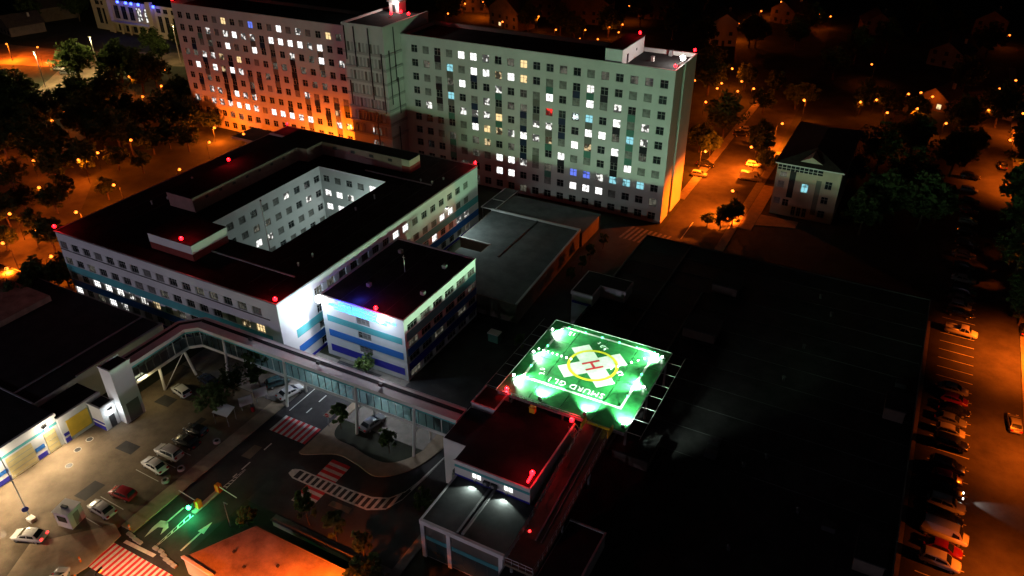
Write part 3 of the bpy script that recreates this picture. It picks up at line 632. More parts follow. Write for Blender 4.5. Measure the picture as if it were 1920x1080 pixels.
for x, nm in ((-78.6, 'left'), (-66.0, 'right')):
    f = thing('floodlight', f'glaring white floodlight at the {nm} of the glowing blue sign', 'floodlight', (x, SY0-0.5, SZ-0.3))
    MB().tube((x, SY0-0.02, SZ-0.25), (x, SY0-0.6, SZ-0.1), 0.05).build('bracket', 'metal_dark', f); MB().box(x-0.35, x+0.35, SY0-0.85, SY0-0.6, SZ-0.3, SZ+0.2).build('housing', 'metal_dark', f)
    MB().ball((x, SY0-1.0, SZ-0.02), 0.7).build('lens', 'bulb_white', f, True)  # lens ball enlarged to stand in for glare
    light(f, 'SPOT', (0, -0.95, 0.1), (0.92, 0.96, 1.0), P_SIGN*13, 0.3, (0, -0.86, -0.5), 140, 0.5)
    light(f, 'POINT', (-0.9 if nm == 'left' else -0.6, -2.4, -0.6), (0.62, 0.8, 1.0), P_SIGN*(0.6 if nm == 'left' else 0.36), 0.3)
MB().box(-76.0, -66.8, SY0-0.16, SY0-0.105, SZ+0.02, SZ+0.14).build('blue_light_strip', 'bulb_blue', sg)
light(sg, 'POINT', (-1.5, -9.6, SZ+1.2), (0.05, 0.07, 1.0), 260, 0.3)  # added blue light without a fixture, tints the roof like sign glow
for x, y in ((-76, 98), (-74, 86), (-66, 97), (-64.5, 88)): MB().box(x, x+0.7, y, y+0.7, SZ+0.031, SZ+0.65).build('roof_vent', 'metal_grey', sg)
for x in (-75.2, -70.9, -66.6): MB().box(x, x+0.07, SY0+0.3, SY1-0.3, SZ+0.031, SZ+0.06).build('roof_seam', 'roof_mid', sg)
ma = thing('roof_mast', 'thin aerial mast on the dark roof of the striped block', 'mast', (-71, 93, SZ+0.03))
MB().tube((-71, 93, SZ+0.03), (-71, 93, SZ+3.4), 0.04, 0.025, 6).build('pole', 'metal_white', ma); MB().box(-71.3, -70.7, 92.97, 93.03, SZ+2.9, SZ+2.95).build('crossbar', 'metal_white', ma)
# ------------------------------------------------------------------ footbridge
fb = thing('footbridge', 'bent covered footbridge with glazed sides on white columns', 'footbridge', (-70, 68.7, 0))
def leg_strip(poly, z0, z1, name, m_): MB().prism(poly, z0, z1).build(name, m_, fb)
near = [(-95.5, 55.0), (-95.5, 65.6), (-93.9, 67.1), (-45.0, 67.5)]
far = [(-98.1, 55.0), (-98.1, 66.7), (-95.0, 69.7), (-45.0, 70.1)]
leg_strip([(x, y) for x, y in near] + far[::-1], 8.55, 8.62, 'ceiling', 'metal_white')
leg_strip([(x, y) for x, y in near] + far[::-1], 8.72, 8.8, 'roof', 'metal_white')
leg_strip([(x, y) for x, y in near] + far[::-1], 5.0, 5.35, 'deck', 'metal_grey')
def along(line, z0, z1, t, nm, m_, d=0.0):
    for a, b in zip(line, line[1:]):
        v = Vector((b[0]-a[0], b[1]-a[1])); v.normalize(); n = Vector((v.y, -v.x)); a2 = Vector(a)+n*d; b2 = Vector(b)+n*d
        MB().prism([tuple(a2), tuple(b2), tuple(b2+n*t), tuple(a2+n*t)], z0, z1).build(nm, m_, fb)
along(near, 8.25, 8.84, 0.12, 'fascia', 'metal_white', 0.01); along([far[k] for k in (3, 2, 1, 0)], 8.25, 8.83, 0.12, 'fascia', 'metal_white', 0.01)
along(near, 7.9, 8.24, 0.06, 'band', 'band_cyan', 0.0); along(near, 4.95, 5.45, 0.1, 'edge_beam', 'metal_white', 0.01); along([far[k] for k in (3, 2, 1, 0)], 4.95, 5.45, 0.1, 'edge_beam', 'metal_white', 0.01)
leg_strip([(-95.0, 69.15), (-45.0, 69.55), (-45.0, 68.85), (-94.6, 68.45)], 8.801, 8.83, 'roof_gutter', 'roof_dark')
leg_strip([(-97.6, 55.2), (-97.0, 55.2), (-97.0, 66.2), (-94.7, 68.5), (-95.0, 69.1), (-97.6, 66.5)], 8.801, 8.83, 'roof_gutter', 'roof_dark')
def pglass():
    m_, t, b = _new('bridge_glass')
    tr = t.nodes.new('ShaderNodeBsdfTransparent'); tr.inputs[0].default_value = (0.62, 0.8, 0.76, 1)
    gl = t.nodes.new('ShaderNodeBsdfGlossy'); gl.inputs['Roughness'].default_value = 0.05; gl.inputs[0].default_value = (0.8, 0.9, 0.9, 1)
    mx = t.nodes.new('ShaderNodeMixShader'); mx.inputs[0].default_value = 0.14
    t.links.new(tr.outputs[0], mx.inputs[1]); t.links.new(gl.outputs[0], mx.inputs[2]); t.links.new(mx.outputs[0], t.nodes['Material Output'].inputs['Surface'])
pglass()
def glazing(line, step):
    for a, b in zip(line, line[1:]):
        A, B = Vector(a), Vector(b); L_ = (B-A).length; n = max(1, round(L_/step))
        for k in range(n):
            p, p2 = A+(B-A)*(k/n), A+(B-A)*((k+1)/n); d = (p2-p).normalized()*0.04
            o = MB().quad((p.x+d.x, p.y+d.y, 5.46), (p2.x-d.x, p2.y-d.y, 5.46), (p2.x-d.x, p2.y-d.y, 7.89), (p.x+d.x, p.y+d.y, 7.89)); o.build('glass_pane', 'bridge_glass', fb)
            MB().box(p.x-0.035, p.x+0.035, p.y-0.05, p.y+0.05, 5.46, 7.895).build('mullion', 'metal_dark' if k % 6 else 'metal_white', fb)
glazing([(x, y+0.02) if i > 1 else (x-0.02, y) for i, (x, y) in enumerate(near)], 1.3); glazing([(-98.0, 55.0), (-98.0, 66.6), (-95.0, 69.6), (-45.0, 70.0)], 2.6)
def support(x):
    MB().tube((x, 67.15, 8.3), (x, 66.85, 4.3), 0.2, 0.24).tube((x, 66.85, 4.3), (x, 66.1, 0.0), 0.24, 0.22).build('column', 'metal_white', fb)
    MB().tube((x+0.2, 70.4, 8.3), (x+0.2, 70.35, 0.0), 0.2).build('column', 'metal_white', fb)
    MB().tube((x+0.02, 66.9, 4.0), (x+0.2, 70.3, 5.0), 0.09).build('strut', 'metal_grey', fb)
for x in (-88.6, -75.9, -62.2, -51.9): support(x)
MB().tube((-96.4, 60.0, 0), (-95.7, 59.7, 5.0), 0.24).build('column', 'metal_white', fb); MB().tube((-95.0, 65.2, 0), (-95.5, 64.6, 5.0), 0.24).build('column', 'metal_white', fb); MB().tube((-96.3, 60.2, 0.2), (-95.5, 64.4, 5.0), 0.07).build('strut', 'metal_white', fb)
for x, y in ((-83.5, 68.2), (-70.0, 68.4), (-58.5, 68.5)):
    fl = thing('roof_lamp', f'small black spotlight housing on the footbridge roof, {"left" if x < -80 else "middle" if x < -65 else "right"} one', 'lamp', (x, y, 8.87))
    MB().box(x-0.3, x+0.3, y-0.2, y+0.2, 8.95, 9.45).build('housing', 'metal_dark', fl); MB().tube((x, y, 8.86), (x, y, 8.96), 0.08).build('foot', 'metal_dark', fl)
# stair tower at the bent end
st = thing('lift_tower', 'slim pale stair tower at the left end of the footbridge', 'tower', (-96, 53, 0))
MB().box(-97.4, -94.8, 51.5, 54.9, 0, 10.0).build('wall', 'plaster_white', st); MB().box(-97.25, -94.95, 51.65, 54.75, 10.0, 10.03).build('roof', 'roof_dark', st)
MB().box(-97.5, -94.7, 51.4, 51.64, 10.0, 10.2).box(-97.5, -97.26, 51.64, 55.0, 10.0, 10.2).box(-94.94, -94.7, 51.64, 55.0, 10.0, 10.2).build('coping', 'plaster_white', st)
MB().box(-94.79, -94.74, 52.2, 54.4, 0.1, 3.4).build('dark_cladding', 'panel_grey', st)
MB().box(-95.2, -94.9, 55.4, 57.0, 5.6, 5.72).build('tube_lamp', 'tube_light', st)
light(st, 'POINT', (0.8, 4.0, 4.4), (1.0, 0.82, 0.4), 260, 0.2)
# garages along the left yard
gr = thing('garage_block', 'long low white garage with cream doors and blue dado at the lower left', 'garage', (-105, 33, 0))
MB().box(-112, -99.5, 8, 44.2, 0, 5.5).build('wall', 'plaster_white', gr); MB().box(-112.1, -99.75, 7.9, 44.3, 5.5, 5.53).build('roof', 'roof_dark', gr)
MB().box(-99.75, -99.3, 7.9, 44.4, 5.3, 5.75).build('coping', 'plaster_white', gr)
MB().box(-99.49, -99.44, 8, 44.2, 3.9, 4.3).build('band', 'band_cyan', gr)
for y0_, y1_ in ((34.2, 36.0), (40.2, 41.6), (22, 30.5)):
    MB().box(-99.49, -99.43, y0_, y1_, 1.55, 2.2).build('dado', 'band_blue', gr); MB().box(-99.49, -99.43, y0_, y1_, 0.1, 0.85).build('dado', 'band_indigo', gr)
for y0_, y1_, m_ in ((36.2, 40.0, 'door_cream'), (41.9, 43.6, 'door_cream'), (30.8, 34.0, 'door_cream')):
    MB().box(-99.49, -99.4, y0_, y1_, 0.05, 3.6).build('door', m_, gr)
    for k in range(4): MB().box(-99.39, -99.37, y0_+0.1, y1_-0.1, 0.3+k*0.85, 0.36+k*0.85).build('door_rib', 'plaster_grey', gr)
g2 = thing('gatehouse', 'lower white annex with glowing yellow door between garage and tower', 'annex', (-102, 48, 0))
MB().box(-112, -99.2, 44.25, 51.4, 0, 4.6).build('wall', 'plaster_white', g2); MB().box(-112, -99.4, 44.3, 51.3, 4.6, 4.63).build('roof', 'roof_dark', g2); MB().box(-99.42, -99.05, 44.25, 51.4, 4.5, 4.85).build('coping', 'plaster_white', g2)
MB().box(-99.19, -99.1, 45.3, 48.8, 0.6, 3.6).build('door', 'door_glow_yellow', g2); MB().box(-99.19, -99.13, 44.4, 45.2, 0.1, 0.9).build('dado', 'band_indigo', g2); MB().box(-99.19, -99.13, 44.4, 45.2, 1.3, 1.8).build('dado', 'band_indigo', g2)  # yellow light of the interior is put into the door colour
g3 = thing('entrance_annex', 'small flat roofed white entrance box with blue base at the slim tower', 'annex', (-97.5, 51, 0))
MB().box(-99.0, -96.2, 49.0, 51.4, 0, 4.2).build('wall', 'plaster_white', g3); MB().box(-98.8, -96.4, 49.2, 51.3, 4.2, 4.23).build('roof', 'roof_dark', g3); MB().box(-99.1, -96.1, 48.9, 49.2, 4.15, 4.4).box(-96.4, -96.1, 49.2, 51.5, 4.15, 4.4).build('coping', 'plaster_white', g3)
MB().box(-98.9, -96.25, 48.93, 48.99, 0.1, 0.8).build('dado', 'band_indigo', g3); MB().box(-98.9, -96.25, 48.93, 48.99, 1.2, 1.5).build('dado', 'band_indigo', g3); MB().box(-96.19, -96.12, 49.9, 50.8, 0.05, 2.2).build('door', 'frame_dark', g3)
lp = thing('wall_lamp', 'white lamp on the small entrance box beside the slim tower', 'lamp', (-96.0, 50.4, 3.2))
MB().box(-96.18, -95.9, 50.1, 50.7, 3.2, 3.4).build('housing', 'metal_dark', lp); MB().box(-96.15, -95.88, 50.12, 50.68, 3.1, 3.19).build('lens', 'bulb_white', lp); light(lp, 'POINT', (0.5, 0, -0.1), (0.9, 0.97, 1.0), 130, 0.15)
for y, nm in ((42.4, 'upper'), (35.0, 'lower')):
    lp = thing('wall_lamp', f'glaring {nm} lamp above the cream garage doors', 'lamp', (-99.2, y, 4.6))
    MB().box(-99.43, -98.9, y-0.3, y+0.3, 4.65, 4.85).build('housing', 'metal_dark', lp); MB().ball((-98.9, y, 4.55), 0.3).build('lens', 'bulb_white', lp, True); light(lp, 'SPOT', (0.8, 0, 0.0), (1.0, 0.76, 0.46), 4600, 0.3, (0.75, -0.1, -0.8), 138, 0.5); light(lp, 'POINT', (1.2, 0, -0.1), (1.0, 0.84, 0.6), 420, 0.3)
# dark flat roofed hall behind the garages
hall = thing('dark_hall', 'dark flat roofed hall behind the garages at the left edge', 'building', (-128, 56, 0))
MB().box(-152, -104.3, 44.4, 68.0, 0, 5.5).build('wall', 'plaster_grey', hall); MB().box(-151.8, -104.5, 44.6, 67.8, 5.5, 5.53).build('roof', 'roof_dark', hall)
MB().box(-104.6, -104.2, 51.6, 68.1, 5.5, 5.75).build('coping', 'metal_grey', hall); MB().box(-109.3, -109, 44.6, 67.8, 5.531, 5.7).build('roof_rib', 'metal_grey', hall); MB().box(-152, -104.6, 44.3, 44.55, 5.5, 5.7).build('coping', 'metal_grey', hall)
MB().box(-140, -128, 54, 64, 5.531, 6.6).build('skylight', 'terrace', hall)
hall = thing('dark_hall', 'dark flat roof at the far lower left behind the lit garage row', 'building', (-130, 26, 0))
MB().box(-152, -112.2, 26, 44.2, 0, 5.2).build('wall', 'plaster_grey', hall); MB().box(-151.8, -112.4, 26.2, 44.0, 5.2, 5.23).build('roof', 'roof_dark', hall)

# ------------------------------------------------------------------ kitchen block, middle dark roofs
kb = thing('kitchen_block', 'low block with dull grey flat roof below the tall wing', 'building', (-66, 124, 0))
MB().prism([(-77.2, 120.9), (-70.2, 120.9), (-70.2, 117.2), (-75, 117.2), (-75, 103.4), (-54.6, 103.4), (-56.2, 135.2), (-77.6, 135.2)], 0, 4.0).build('wall', 'wall_dim', kb)
MB().prism([(-77.0, 121.1), (-70.0, 121.1), (-70.0, 117.4), (-74.8, 117.4), (-74.8, 103.6), (-54.8, 103.6), (-56.4, 135.0), (-77.4, 135.0)], 4.0, 4.03).build('roof', 'roof_mid', kb)
MB().box(-66.4, -66.1, 117.4, 135.0, 4.031, 4.2).build('roof_rib', 'roof_mid', kb); MB().box(-77.7, -56.1, 135.0, 135.4, 4.0, 4.45).build('coping', 'plaster_grey', kb); MB().prism([(-54.9, 103.4), (-54.5, 103.4), (-56.1, 135), (-56.5, 135)], 4.03, 4.3).build('coping', 'plaster_grey', kb)
MB().box(-77.3, -70.0, 120.8, 121.1, 4.0, 4.25).build('coping', 'plaster_grey', kb)
k2 = thing('kitchen_store', 'narrow lower roof between the grey flat roof and the tall wing', 'building', (-66, 140, 0))
MB().box(-77.6, -55.8, 135.5, 146, 0, 3.3).build('wall', 'wall_dim', k2); MB().box(-77.4, -56, 135.6, 145.8, 3.3, 3.33).build('roof', 'roof_mid', k2)
cc = thing('glass_canopy', 'small ribbed canopy between low block and tall wing', 'canopy', (-79.5, 144, 0))
MB().box(-81.5, -78, 137, 149, 3.0, 3.1).build('roof', 'roof_mid', cc); MB().box(-81.5, -81.4, 137, 149, 3.11, 3.3).box(-78.1, -78, 137, 149, 3.11, 3.3).box(-81.4, -78.1, 137, 137.15, 3.11, 3.3).build('edge', 'metal_white', cc); MB().box(-81.4, -78.1, 142, 142.1, 3.11, 3.25).build('rib', 'metal_white', cc)
for x, y in ((-81.2, 137.3), (-78.3, 137.3), (-81.2, 148.7), (-78.3, 148.7)): MB().tube((x, y, 0), (x, y, 3.0), 0.08).build('post', 'metal_grey', cc)
ac = thing('switch_cabinet', 'small pale green cabinet standing beside the striped block', 'cabinet', (-55.5, 97, 0.01)); MB().box(-56.6, -54.6, 96.2, 97.6, 0.01, 1.7).build('body', 'panel_green', ac); MB().box(-56.7, -54.5, 96.1, 97.7, 1.7, 1.8).build('top', 'metal_white', ac)
# large dark hall right of the lane
bh = thing('market_hall', 'huge dark low hall roof filling the right middle', 'building', (-15, 95, 0))
MB().prism([(-42.6, 62), (-29.4, 75), (-29.4, 50), (11, 50), (11, 138.6), (-42.6, 138.6)], 0, 4.6).build('wall', 'plaster_grey', bh)
MB().prism([(-42.4, 62.6), (-29.2, 75.4), (-29.2, 50.2), (10.8, 50.2), (10.8, 138.4), (-42.4, 138.4)], 4.6, 4.63).build('roof', 'roof_dark', bh)
MB().box(-42.7, -42.35, 62.4, 138.7, 4.63, 4.9).build('coping', 'roof_mid', bh); MB().box(-42.35, 11, 138.3, 138.7, 4.63, 4.85).build('coping', 'roof_dark', bh)
MB().box(-33.2, -32.9, 95, 138, 4.631, 4.78).build('roof_rib', 'roof_mid', bh); MB().box(-26.2, -25.9, 76, 122, 4.631, 4.8).build('roof_rib', 'roof_mid', bh)
for k in range(11):
    y = 80+k*5.3; MB().box(-42.2 if y > 95 else -22.5, 10.7, y, y+0.1, 4.631, 4.66).build('felt_seam', 'roof_mid', bh)
for k in range(13):
    x, y = random.uniform(-17, 9), random.uniform(54, 135)
    if k % 3: MB().tube((x, y, 4.63), (x, y, 5.3), 0.2, n=8).tube((x, y, 5.3), (x, y, 5.5), 0.34, 0.1, 8).build('vent_pipe', 'metal_dark', bh)
    else: MB().box(x, x+1.6, y, y+1.1, 4.631, 5.4).build('vent_unit', 'metal_dark', bh)
sp = thing('roof_penthouse', 'stepped white penthouse with pale cornice at the edge of the dark hall', 'penthouse', (-42, 112, 0))
SPP = [(-46.0, 108.2), (-42.1, 108.2), (-42.1, 112.1), (-37.4, 112.1), (-37.4, 116.0), (-46.0, 116.0)]
MB().prism(SPP, 0, 6.3).build('wall', 'plaster_white', sp); MB().prism([(-46.15, 108.05), (-41.95, 108.05), (-41.95, 111.95), (-37.25, 111.95), (-37.25, 116.1), (-46.15, 116.1)], 6.3, 7.0).build('cornice', 'plaster_white', sp)
MB().prism([(-45.9, 108.3), (-42.2, 108.3), (-42.2, 112.2), (-37.5, 112.2), (-37.5, 115.9), (-45.9, 115.9)], 7.0, 7.03).build('roof', 'roof_dark', sp); MB().box(-45.9, -42.2, 108.14, 108.19, 4.6, 5.1).build('band', 'band_indigo', sp)
window(sp, -44.2, 108.19, 3.2, 0, 1.0, 1.1, '.')
for nm, x0, x1, y0, y1, h in (('on the dark hall roof nearest the helipad ramp', -24.8, -19.8, 74.5, 80, 6.4), ('in the middle of the dark hall roof', -25.2, -19.8, 107.2, 112, 6.3), ('farthest up the dark hall roof', -24.7, -20.2, 123.2, 128, 6.3), ('at the right rim of the dark hall roof', 6.8, 9.5, 100.6, 105, 6.6), ('at the lower right rim of the dark hall roof', 6.6, 9.8, 70.8, 76, 6.6)):
    t = thing('roof_penthouse', 'dim grey box penthouse '+nm, 'penthouse', ((x0+x1)/2, y0, 4.63)); MB().box(x0, x1, y0, y1, 4.631, h).build('wall', 'wall_dim', t); MB().box(x0-0.15, x1+0.15, y0-0.15, y1+0.15, h, h+0.18).build('roof', 'roof_dark', t)
# ------------------------------------------------------------------ emergency building
er = thing('emergency_building', 'white block with dark flat roof, teal band and two bright windows before the helipad', 'building', (-35.6, 67, 0))
EX0, EX1, EY0, EY1, EZ = -41.1, -30.2, 60.6, 74.0, 9.0
wb = MB(); wall_grid(wb, (0, EY0), (1, 0), (0, -1), EX0, EX1, 0, EZ, [(-38.6, -37.2, 6.95, 8.0), (-34.0, -32.6, 6.95, 8.0)])
wb.quad((EX1, EY0, 0), (EX1, EY1, 0), (EX1, EY1, EZ), (EX1, EY0, EZ)); wb.quad((EX0, EY1, 0), (EX0, EY0, 0), (EX0, EY0, EZ), (EX0, EY1, EZ)); wb.quad((EX1, EY1, 0), (EX0, EY1, 0), (EX0, EY1, EZ), (EX1, EY1, EZ)); wb.build('wall', 'plaster_white', er)
window(er, -37.9, EY0, 7.475, 0, 1.4, 1.05, 'w', 2, 1); window(er, -33.3, EY0, 7.475, 0, 1.4, 1.05, 'w', 2, 1)
bands(er, EX0+0.02, EX1-0.02, EY0, [(8.02, 8.45, 'band_cyan'), (6.42, 6.75, 'band_indigo')])
MB().box(EX0, EX1, EY0, EY1, EZ, EZ+0.03).build('roof', 'roof_dark', er); MB().box(EX1-0.1, EX1+0.12, EY0, EY1, EZ+0.03, EZ+0.25).box(EX0-0.1, EX1-0.1, EY0-0.1, EY0+0.1, EZ+0.03, EZ+0.16).build('coping', 'plaster_white', er)
for x in (-36.3, -35.2):
    a = thing('wall_unit', f'{"left" if x < -36 else "right"} dark cooling unit between the two bright windows', 'cooling unit', (x, EY0-0.3, 7.0)); MB().box(x-0.42, x+0.42, EY0-0.4, EY0-0.04, 7.0, 7.65).build('body', 'metal_dark', a); MB().tube((x-0.1, EY0-0.43, 7.32), (x-0.1, EY0-0.4, 7.32), 0.24, n=12).build('fan_grille', 'metal_grey', a)
for x in (-38.0, -33.4):
    a = thing('wall_lamp', f'lamp under the {"left" if x < -36 else "right"} bright window shining on the lower roof', 'lamp', (x, EY0-0.2, 6.9)); MB().box(x-0.15, x+0.15, EY0-0.3, EY0-0.04, 6.86, 6.98).build('housing', 'metal_dark', a); light(a, 'SPOT', (0, -0.45, 0.1), (0.88, 1, 0.9), 520, 0.1, (0.1, -1.3, -0.4), 125, 0.2)
an = thing('emergency_annex', 'lower grey roofed annex with white pilasters at the bottom edge', 'building', (-35, 56, 0))
AX0, AX1, AY0, AZ = -40.9, -29.3, 52.3, 6.4
MB().box(AX0, AX1, AY0, EY0-0.01, 0, AZ).build('wall', 'plaster_grey', an); MB().box(AX0+0.15, AX1-0.1, AY0+0.15, EY0-0.02, AZ, AZ+0.03).build('roof', 'roof_mid', an)
MB().box(AX0-0.1, AX1, AY0-0.25, AY0+0.12, AZ-0.5, AZ+0.15).box(AX0-0.1, AX0+0.14, AY0+0.12, EY0-0.02, AZ, AZ+0.15).build('cornice', 'plaster_white', an)
for x in (-40.95, -37.2, -30.0): MB().box(x, x+0.55, AY0-0.22, AY0-0.002, 0, AZ-0.51).build('pilaster', 'plaster_white', an)
for x0, x1 in ((-40.4, -37.2), (-36.65, -30.0)):
    MB().box(x0+0.02, x1-0.02, AY0-0.06, AY0-0.003, 4.0, AZ-0.52).build('panel', 'panel_grey', an); MB().box(x0+0.02, x1-0.02, AY0-0.09, AY0-0.003, 3.3, 3.98).build('band', 'band_cyan', an)
    n = max(1, round((x1-x0)/1.6))
    for k in range(n): MB().box(x0+0.04+(x1-x0-0.04)*k/n, x0+(x1-x0-0.04)*(k+1)/n, AY0-0.05, AY0-0.003, 0.2, 3.28).build('glass_panel', 'pane_bridge', an)
MB().box(-35.3, -35.0, 52.6, 60.4, 6.431, 6.75).build('roof_pipe', 'metal_grey', an); MB().box(-36.0, -35.7, 52.6, 60.4, 6.431, 6.6).build('roof_pipe', 'metal_grey', an)
rb = thing('lift_block', 'small white block with roof coloured for red beacon glow at the right end of the footbridge', 'building', (-43, 73.5, 0))
MB().box(-44.9, -41.2, 71.4, 75.6, 0, 9.0).build('wall', 'plaster_white', rb); MB().box(-44.8, -41.3, 71.5, 75.5, 9.0, 9.03).build('roof', 'roof_red', rb)  # red beacon light is put into the roof colour
MB().box(-45, -41.1, 71.3, 71.5, 9.0, 9.2).box(-41.3, -41.1, 71.5, 75.7, 9.0, 9.2).box(-45, -44.8, 71.5, 75.7, 9.0, 9.2).build('coping', 'plaster_white', rb); bands(rb, -44.85, -41.25, 71.4, [(6.6, 7.3, 'band_cyan'), (4.6, 5.4, 'band_indigo')])
lk = thing('link_block', 'narrow pale link wall between footbridge and emergency block', 'building', (-43.2, 66, 0)); MB().box(-45.0, -41.3, 64, 71.2, 0, 8.4).build('wall', 'plaster_white', lk); MB().box(-44.9, -41.4, 64.1, 71.1, 8.4, 8.43).build('roof', 'roof_dark', lk)
ra = thing('helipad_ramp', 'long walkway ramp with thin rails climbing from the bottom edge to the helipad', 'ramp', (-27, 62, 0))
def sloped(x0, x1, y0, y1, za, zb, t, nm, m_): MB().quad((x0, y0, za), (x1, y0, za), (x1, y1, zb), (x0, y1, zb)).quad((x0, y0, za-t), (x0, y1, zb-t), (x1, y1, zb-t), (x1, y0, za-t)).quad((x0, y0, za), (x0, y1, zb), (x0, y1, zb-t), (x0, y0, za-t)).quad((x1, y0, za-t), (x1, y1, zb-t), (x1, y1, zb), (x1, y0, za)).quad((x0, y0, za-t), (x1, y0, za-t), (x1, y0, za), (x0, y0, za)).build(nm, m_, ra)
sloped(-28.7, -24.9, 51.0, 55.5, 7.0, 7.0, 0.4, 'landing', 'asphalt_old'); sloped(-28.7, -24.9, 55.5, 74.4, 7.0, 10.0, 0.4, 'deck', 'asphalt_old'); sloped(-26.95, -26.75, 55.5, 74.3, 7.12, 10.12, 0.1, 'centre_kerb', 'metal_grey'); sloped(-26.2, -26.1, 55.5, 74.3, 7.08, 10.08, 0.06, 'centre_kerb', 'metal_grey')
zr = lambda y: 7.0 if y < 55.5 else 7.0+3.0*(y-55.5)/18.9
for x in (-28.65, -24.95):
    for k in range(20):
        y = 51.1+k*1.2; MB().box(x-0.03, x+0.03, y-0.03, y+0.03, zr(y), zr(y)+1.05).build('rail_post', 'steel_rail', ra)
    for h in (0.55, 1.05): MB().tube((x, 51.1, 7+h), (x, 55.5, 7+h), 0.03, n=5).tube((x, 55.5, 7+h), (x, 74.3, 10+h), 0.03, n=5).build('hand_rail', 'steel_rail', ra)
for k in range(5): MB().box(-28.6+k*0.9, -28.55+k*0.9, 50.98, 51.04, 7, 8.05).build('rail_post', 'steel_rail', ra)
for h in (0.55, 1.05): MB().tube((-28.6, 51.01, 7+h), (-24.95, 51.01, 7+h), 0.03, n=5).build('hand_rail', 'steel_rail', ra)
for y in (52, 60, 68):
    for x in (-28.2, -25.4): MB().tube((x, y, 0), (x, y, zr(y)-0.4), 0.2).build('column', 'metal_grey', ra)
MB().box(-28.5, -25.1, 73.9, 74.3, 10.02, 10.08).build('threshold', 'yellow_metal', ra); MB().box(-28.75, -28.6, 72.4, 74.2, 10.09, 11.0).build('gate_panel', 'yellow_metal', ra); MB().box(-24.95, -24.8, 72.4, 74.2, 10.09, 11.0).build('gate_panel', 'yellow_metal', ra)
rl = thing('bulkhead_lamp', 'small dim lamp spot on the ramp floor near the bottom edge', 'lamp', (-28.0, 56.2, 7.3)); MB().ball((-28.0, 56.2, 7.3), 0.18).build('lens', 'tail_on', rl, True); MB().box(-28.2, -27.8, 56.0, 56.4, 7.12, 7.2).build('base', 'metal_dark', rl)
sb = thing('side_block', 'dark low block with pale rim right of the helipad ramp', 'building', (-22, 56, 0)); MB().box(-24.6, -20.0, 48, 60.3, 0, 6.9).build('wall', 'plaster_grey', sb); MB().box(-24.5, -20.1, 48, 60.2, 6.9, 6.93).build('roof', 'roof_dark', sb); MB().box(-20.15, -19.9, 48, 60.4, 6.9, 7.15).box(-24.6, -20.15, 60.15, 60.4, 6.9, 7.15).build('coping', 'plaster_grey', sb)
# ------------------------------------------------------------------ helipad
hp = thing('helipad', 'raised green floodlit helipad deck with white cross, yellow ring and red H', 'helipad', (-33, 84.3, 0))
HX0, HX1, HY0, HY1, HZ = -42.6, -23.3, 74.5, 94.3, 10.0
nxp = 4
for i in range(4):
    for j in range(4):
        a, b = HX0+(HX1-HX0)*i/4, HX0+(HX1-HX0)*(i+1)/4; c, d = HY0+(HY1-HY0)*j/4, HY0+(HY1-HY0)*(j+1)/4
        MB().box(a+0.05, b-0.05, c+0.03, d-0.03, HZ-0.12, HZ).build('deck_plate', 'pad_green', hp)
for i in range(5):
    x = HX0+0.3+(HX1-HX0-0.6)*i/4; MB().box(x-0.15, x+0.15, HY0+0.1, HY1-0.1, HZ-0.7, HZ-0.13).build('beam', 'metal_grey', hp)
    for y in (HY0+1.5, (HY0+HY1)/2, HY1-1.5): MB().tube((x, y, 4.64), (x, y, HZ-0.7), 0.18).build('column', 'metal_grey', hp)
for j in range(4):
    y = HY0+0.5+(HY1-HY0-1)*j/3; MB().box(HX0+0.1, HX1-0.1, y-0.12, y+0.12, HZ-0.95, HZ-0.71).build('beam', 'metal_grey', hp)
for x0, x1, y0, y1 in ((-40.9, -25.4, 93.0, 93.35), (-40.9, -25.4, 78.75, 79.1), (-40.9, -40.55, 79.11, 92.99), (-25.75, -25.4, 79.11, 92.99)): MB().flat([(x0, y0), (x1, y0), (x1, y1), (x0, y1)], HZ+0.005).build('border_line', 'paint_white', hp)
CC = Vector((-32.75, 86.05))
def rot(p, a, c=CC): return (c.x+p[0]*math.cos(a)-p[1]*math.sin(a), c.y+p[0]*math.sin(a)+p[1]*math.cos(a))
A45 = R_(45)
for i, (a, b, c, d) in enumerate(((-5.0, -1.45, -1.45, 1.45), (1.45, 5.0, -1.45, 1.45), (-1.45, 1.45, -5.0, 5.0))):
    MB().flat([rot(p, A45) for p in ((a, c), (b, c), (b, d), (a, d))], HZ+0.005).build('white_cross', 'paint_white', hp)
n = 48; rg = MB()
for k in range(n):
    t0, t1 = 2*math.pi*k/n, 2*math.pi*(k+1)/n
    rg.quad(*[(CC.x+r*math.cos(t), CC.y+r*math.sin(t), HZ+0.011) for r, t in ((3.35, t0), (3.8, t0), (3.8, t1), (3.35, t1))])
rg.build('yellow_ring', 'paint_yellow', hp)
hm = MB()
for p in ([(-1.4, 0.55), (1.4, 0.55), (1.4, 0.95), (-1.4, 0.95)], [(-1.4, -0.95), (1.4, -0.95), (1.4, -0.55), (-1.4, -0.55)], [(-0.2, -0.55), (0.2, -0.55), (0.2, 0.55), (-0.2, 0.55)]): hm.flat([rot(x, R_(45)) for x in p], HZ+0.012)
hm.build('letter_h', 'paint_hred', hp)
def deck_text(k, x, y, rz):
    for me, dx in TXT[k]: ob('deck_lettering', me, hp, (x+dx*math.cos(rz)+33, y+dx*math.sin(rz)-84.3, HZ+0.012), rz)
deck_text('pad', -32.8, 80.2, math.pi); deck_text('n12', -28.4, 86.1, R_(135)); deck_text('t30', -33.3, 91.2, R_(150)); deck_text('l30', -38.7, 81.3, R_(110)); deck_text('n12', -38.7, 92.0, math.pi)
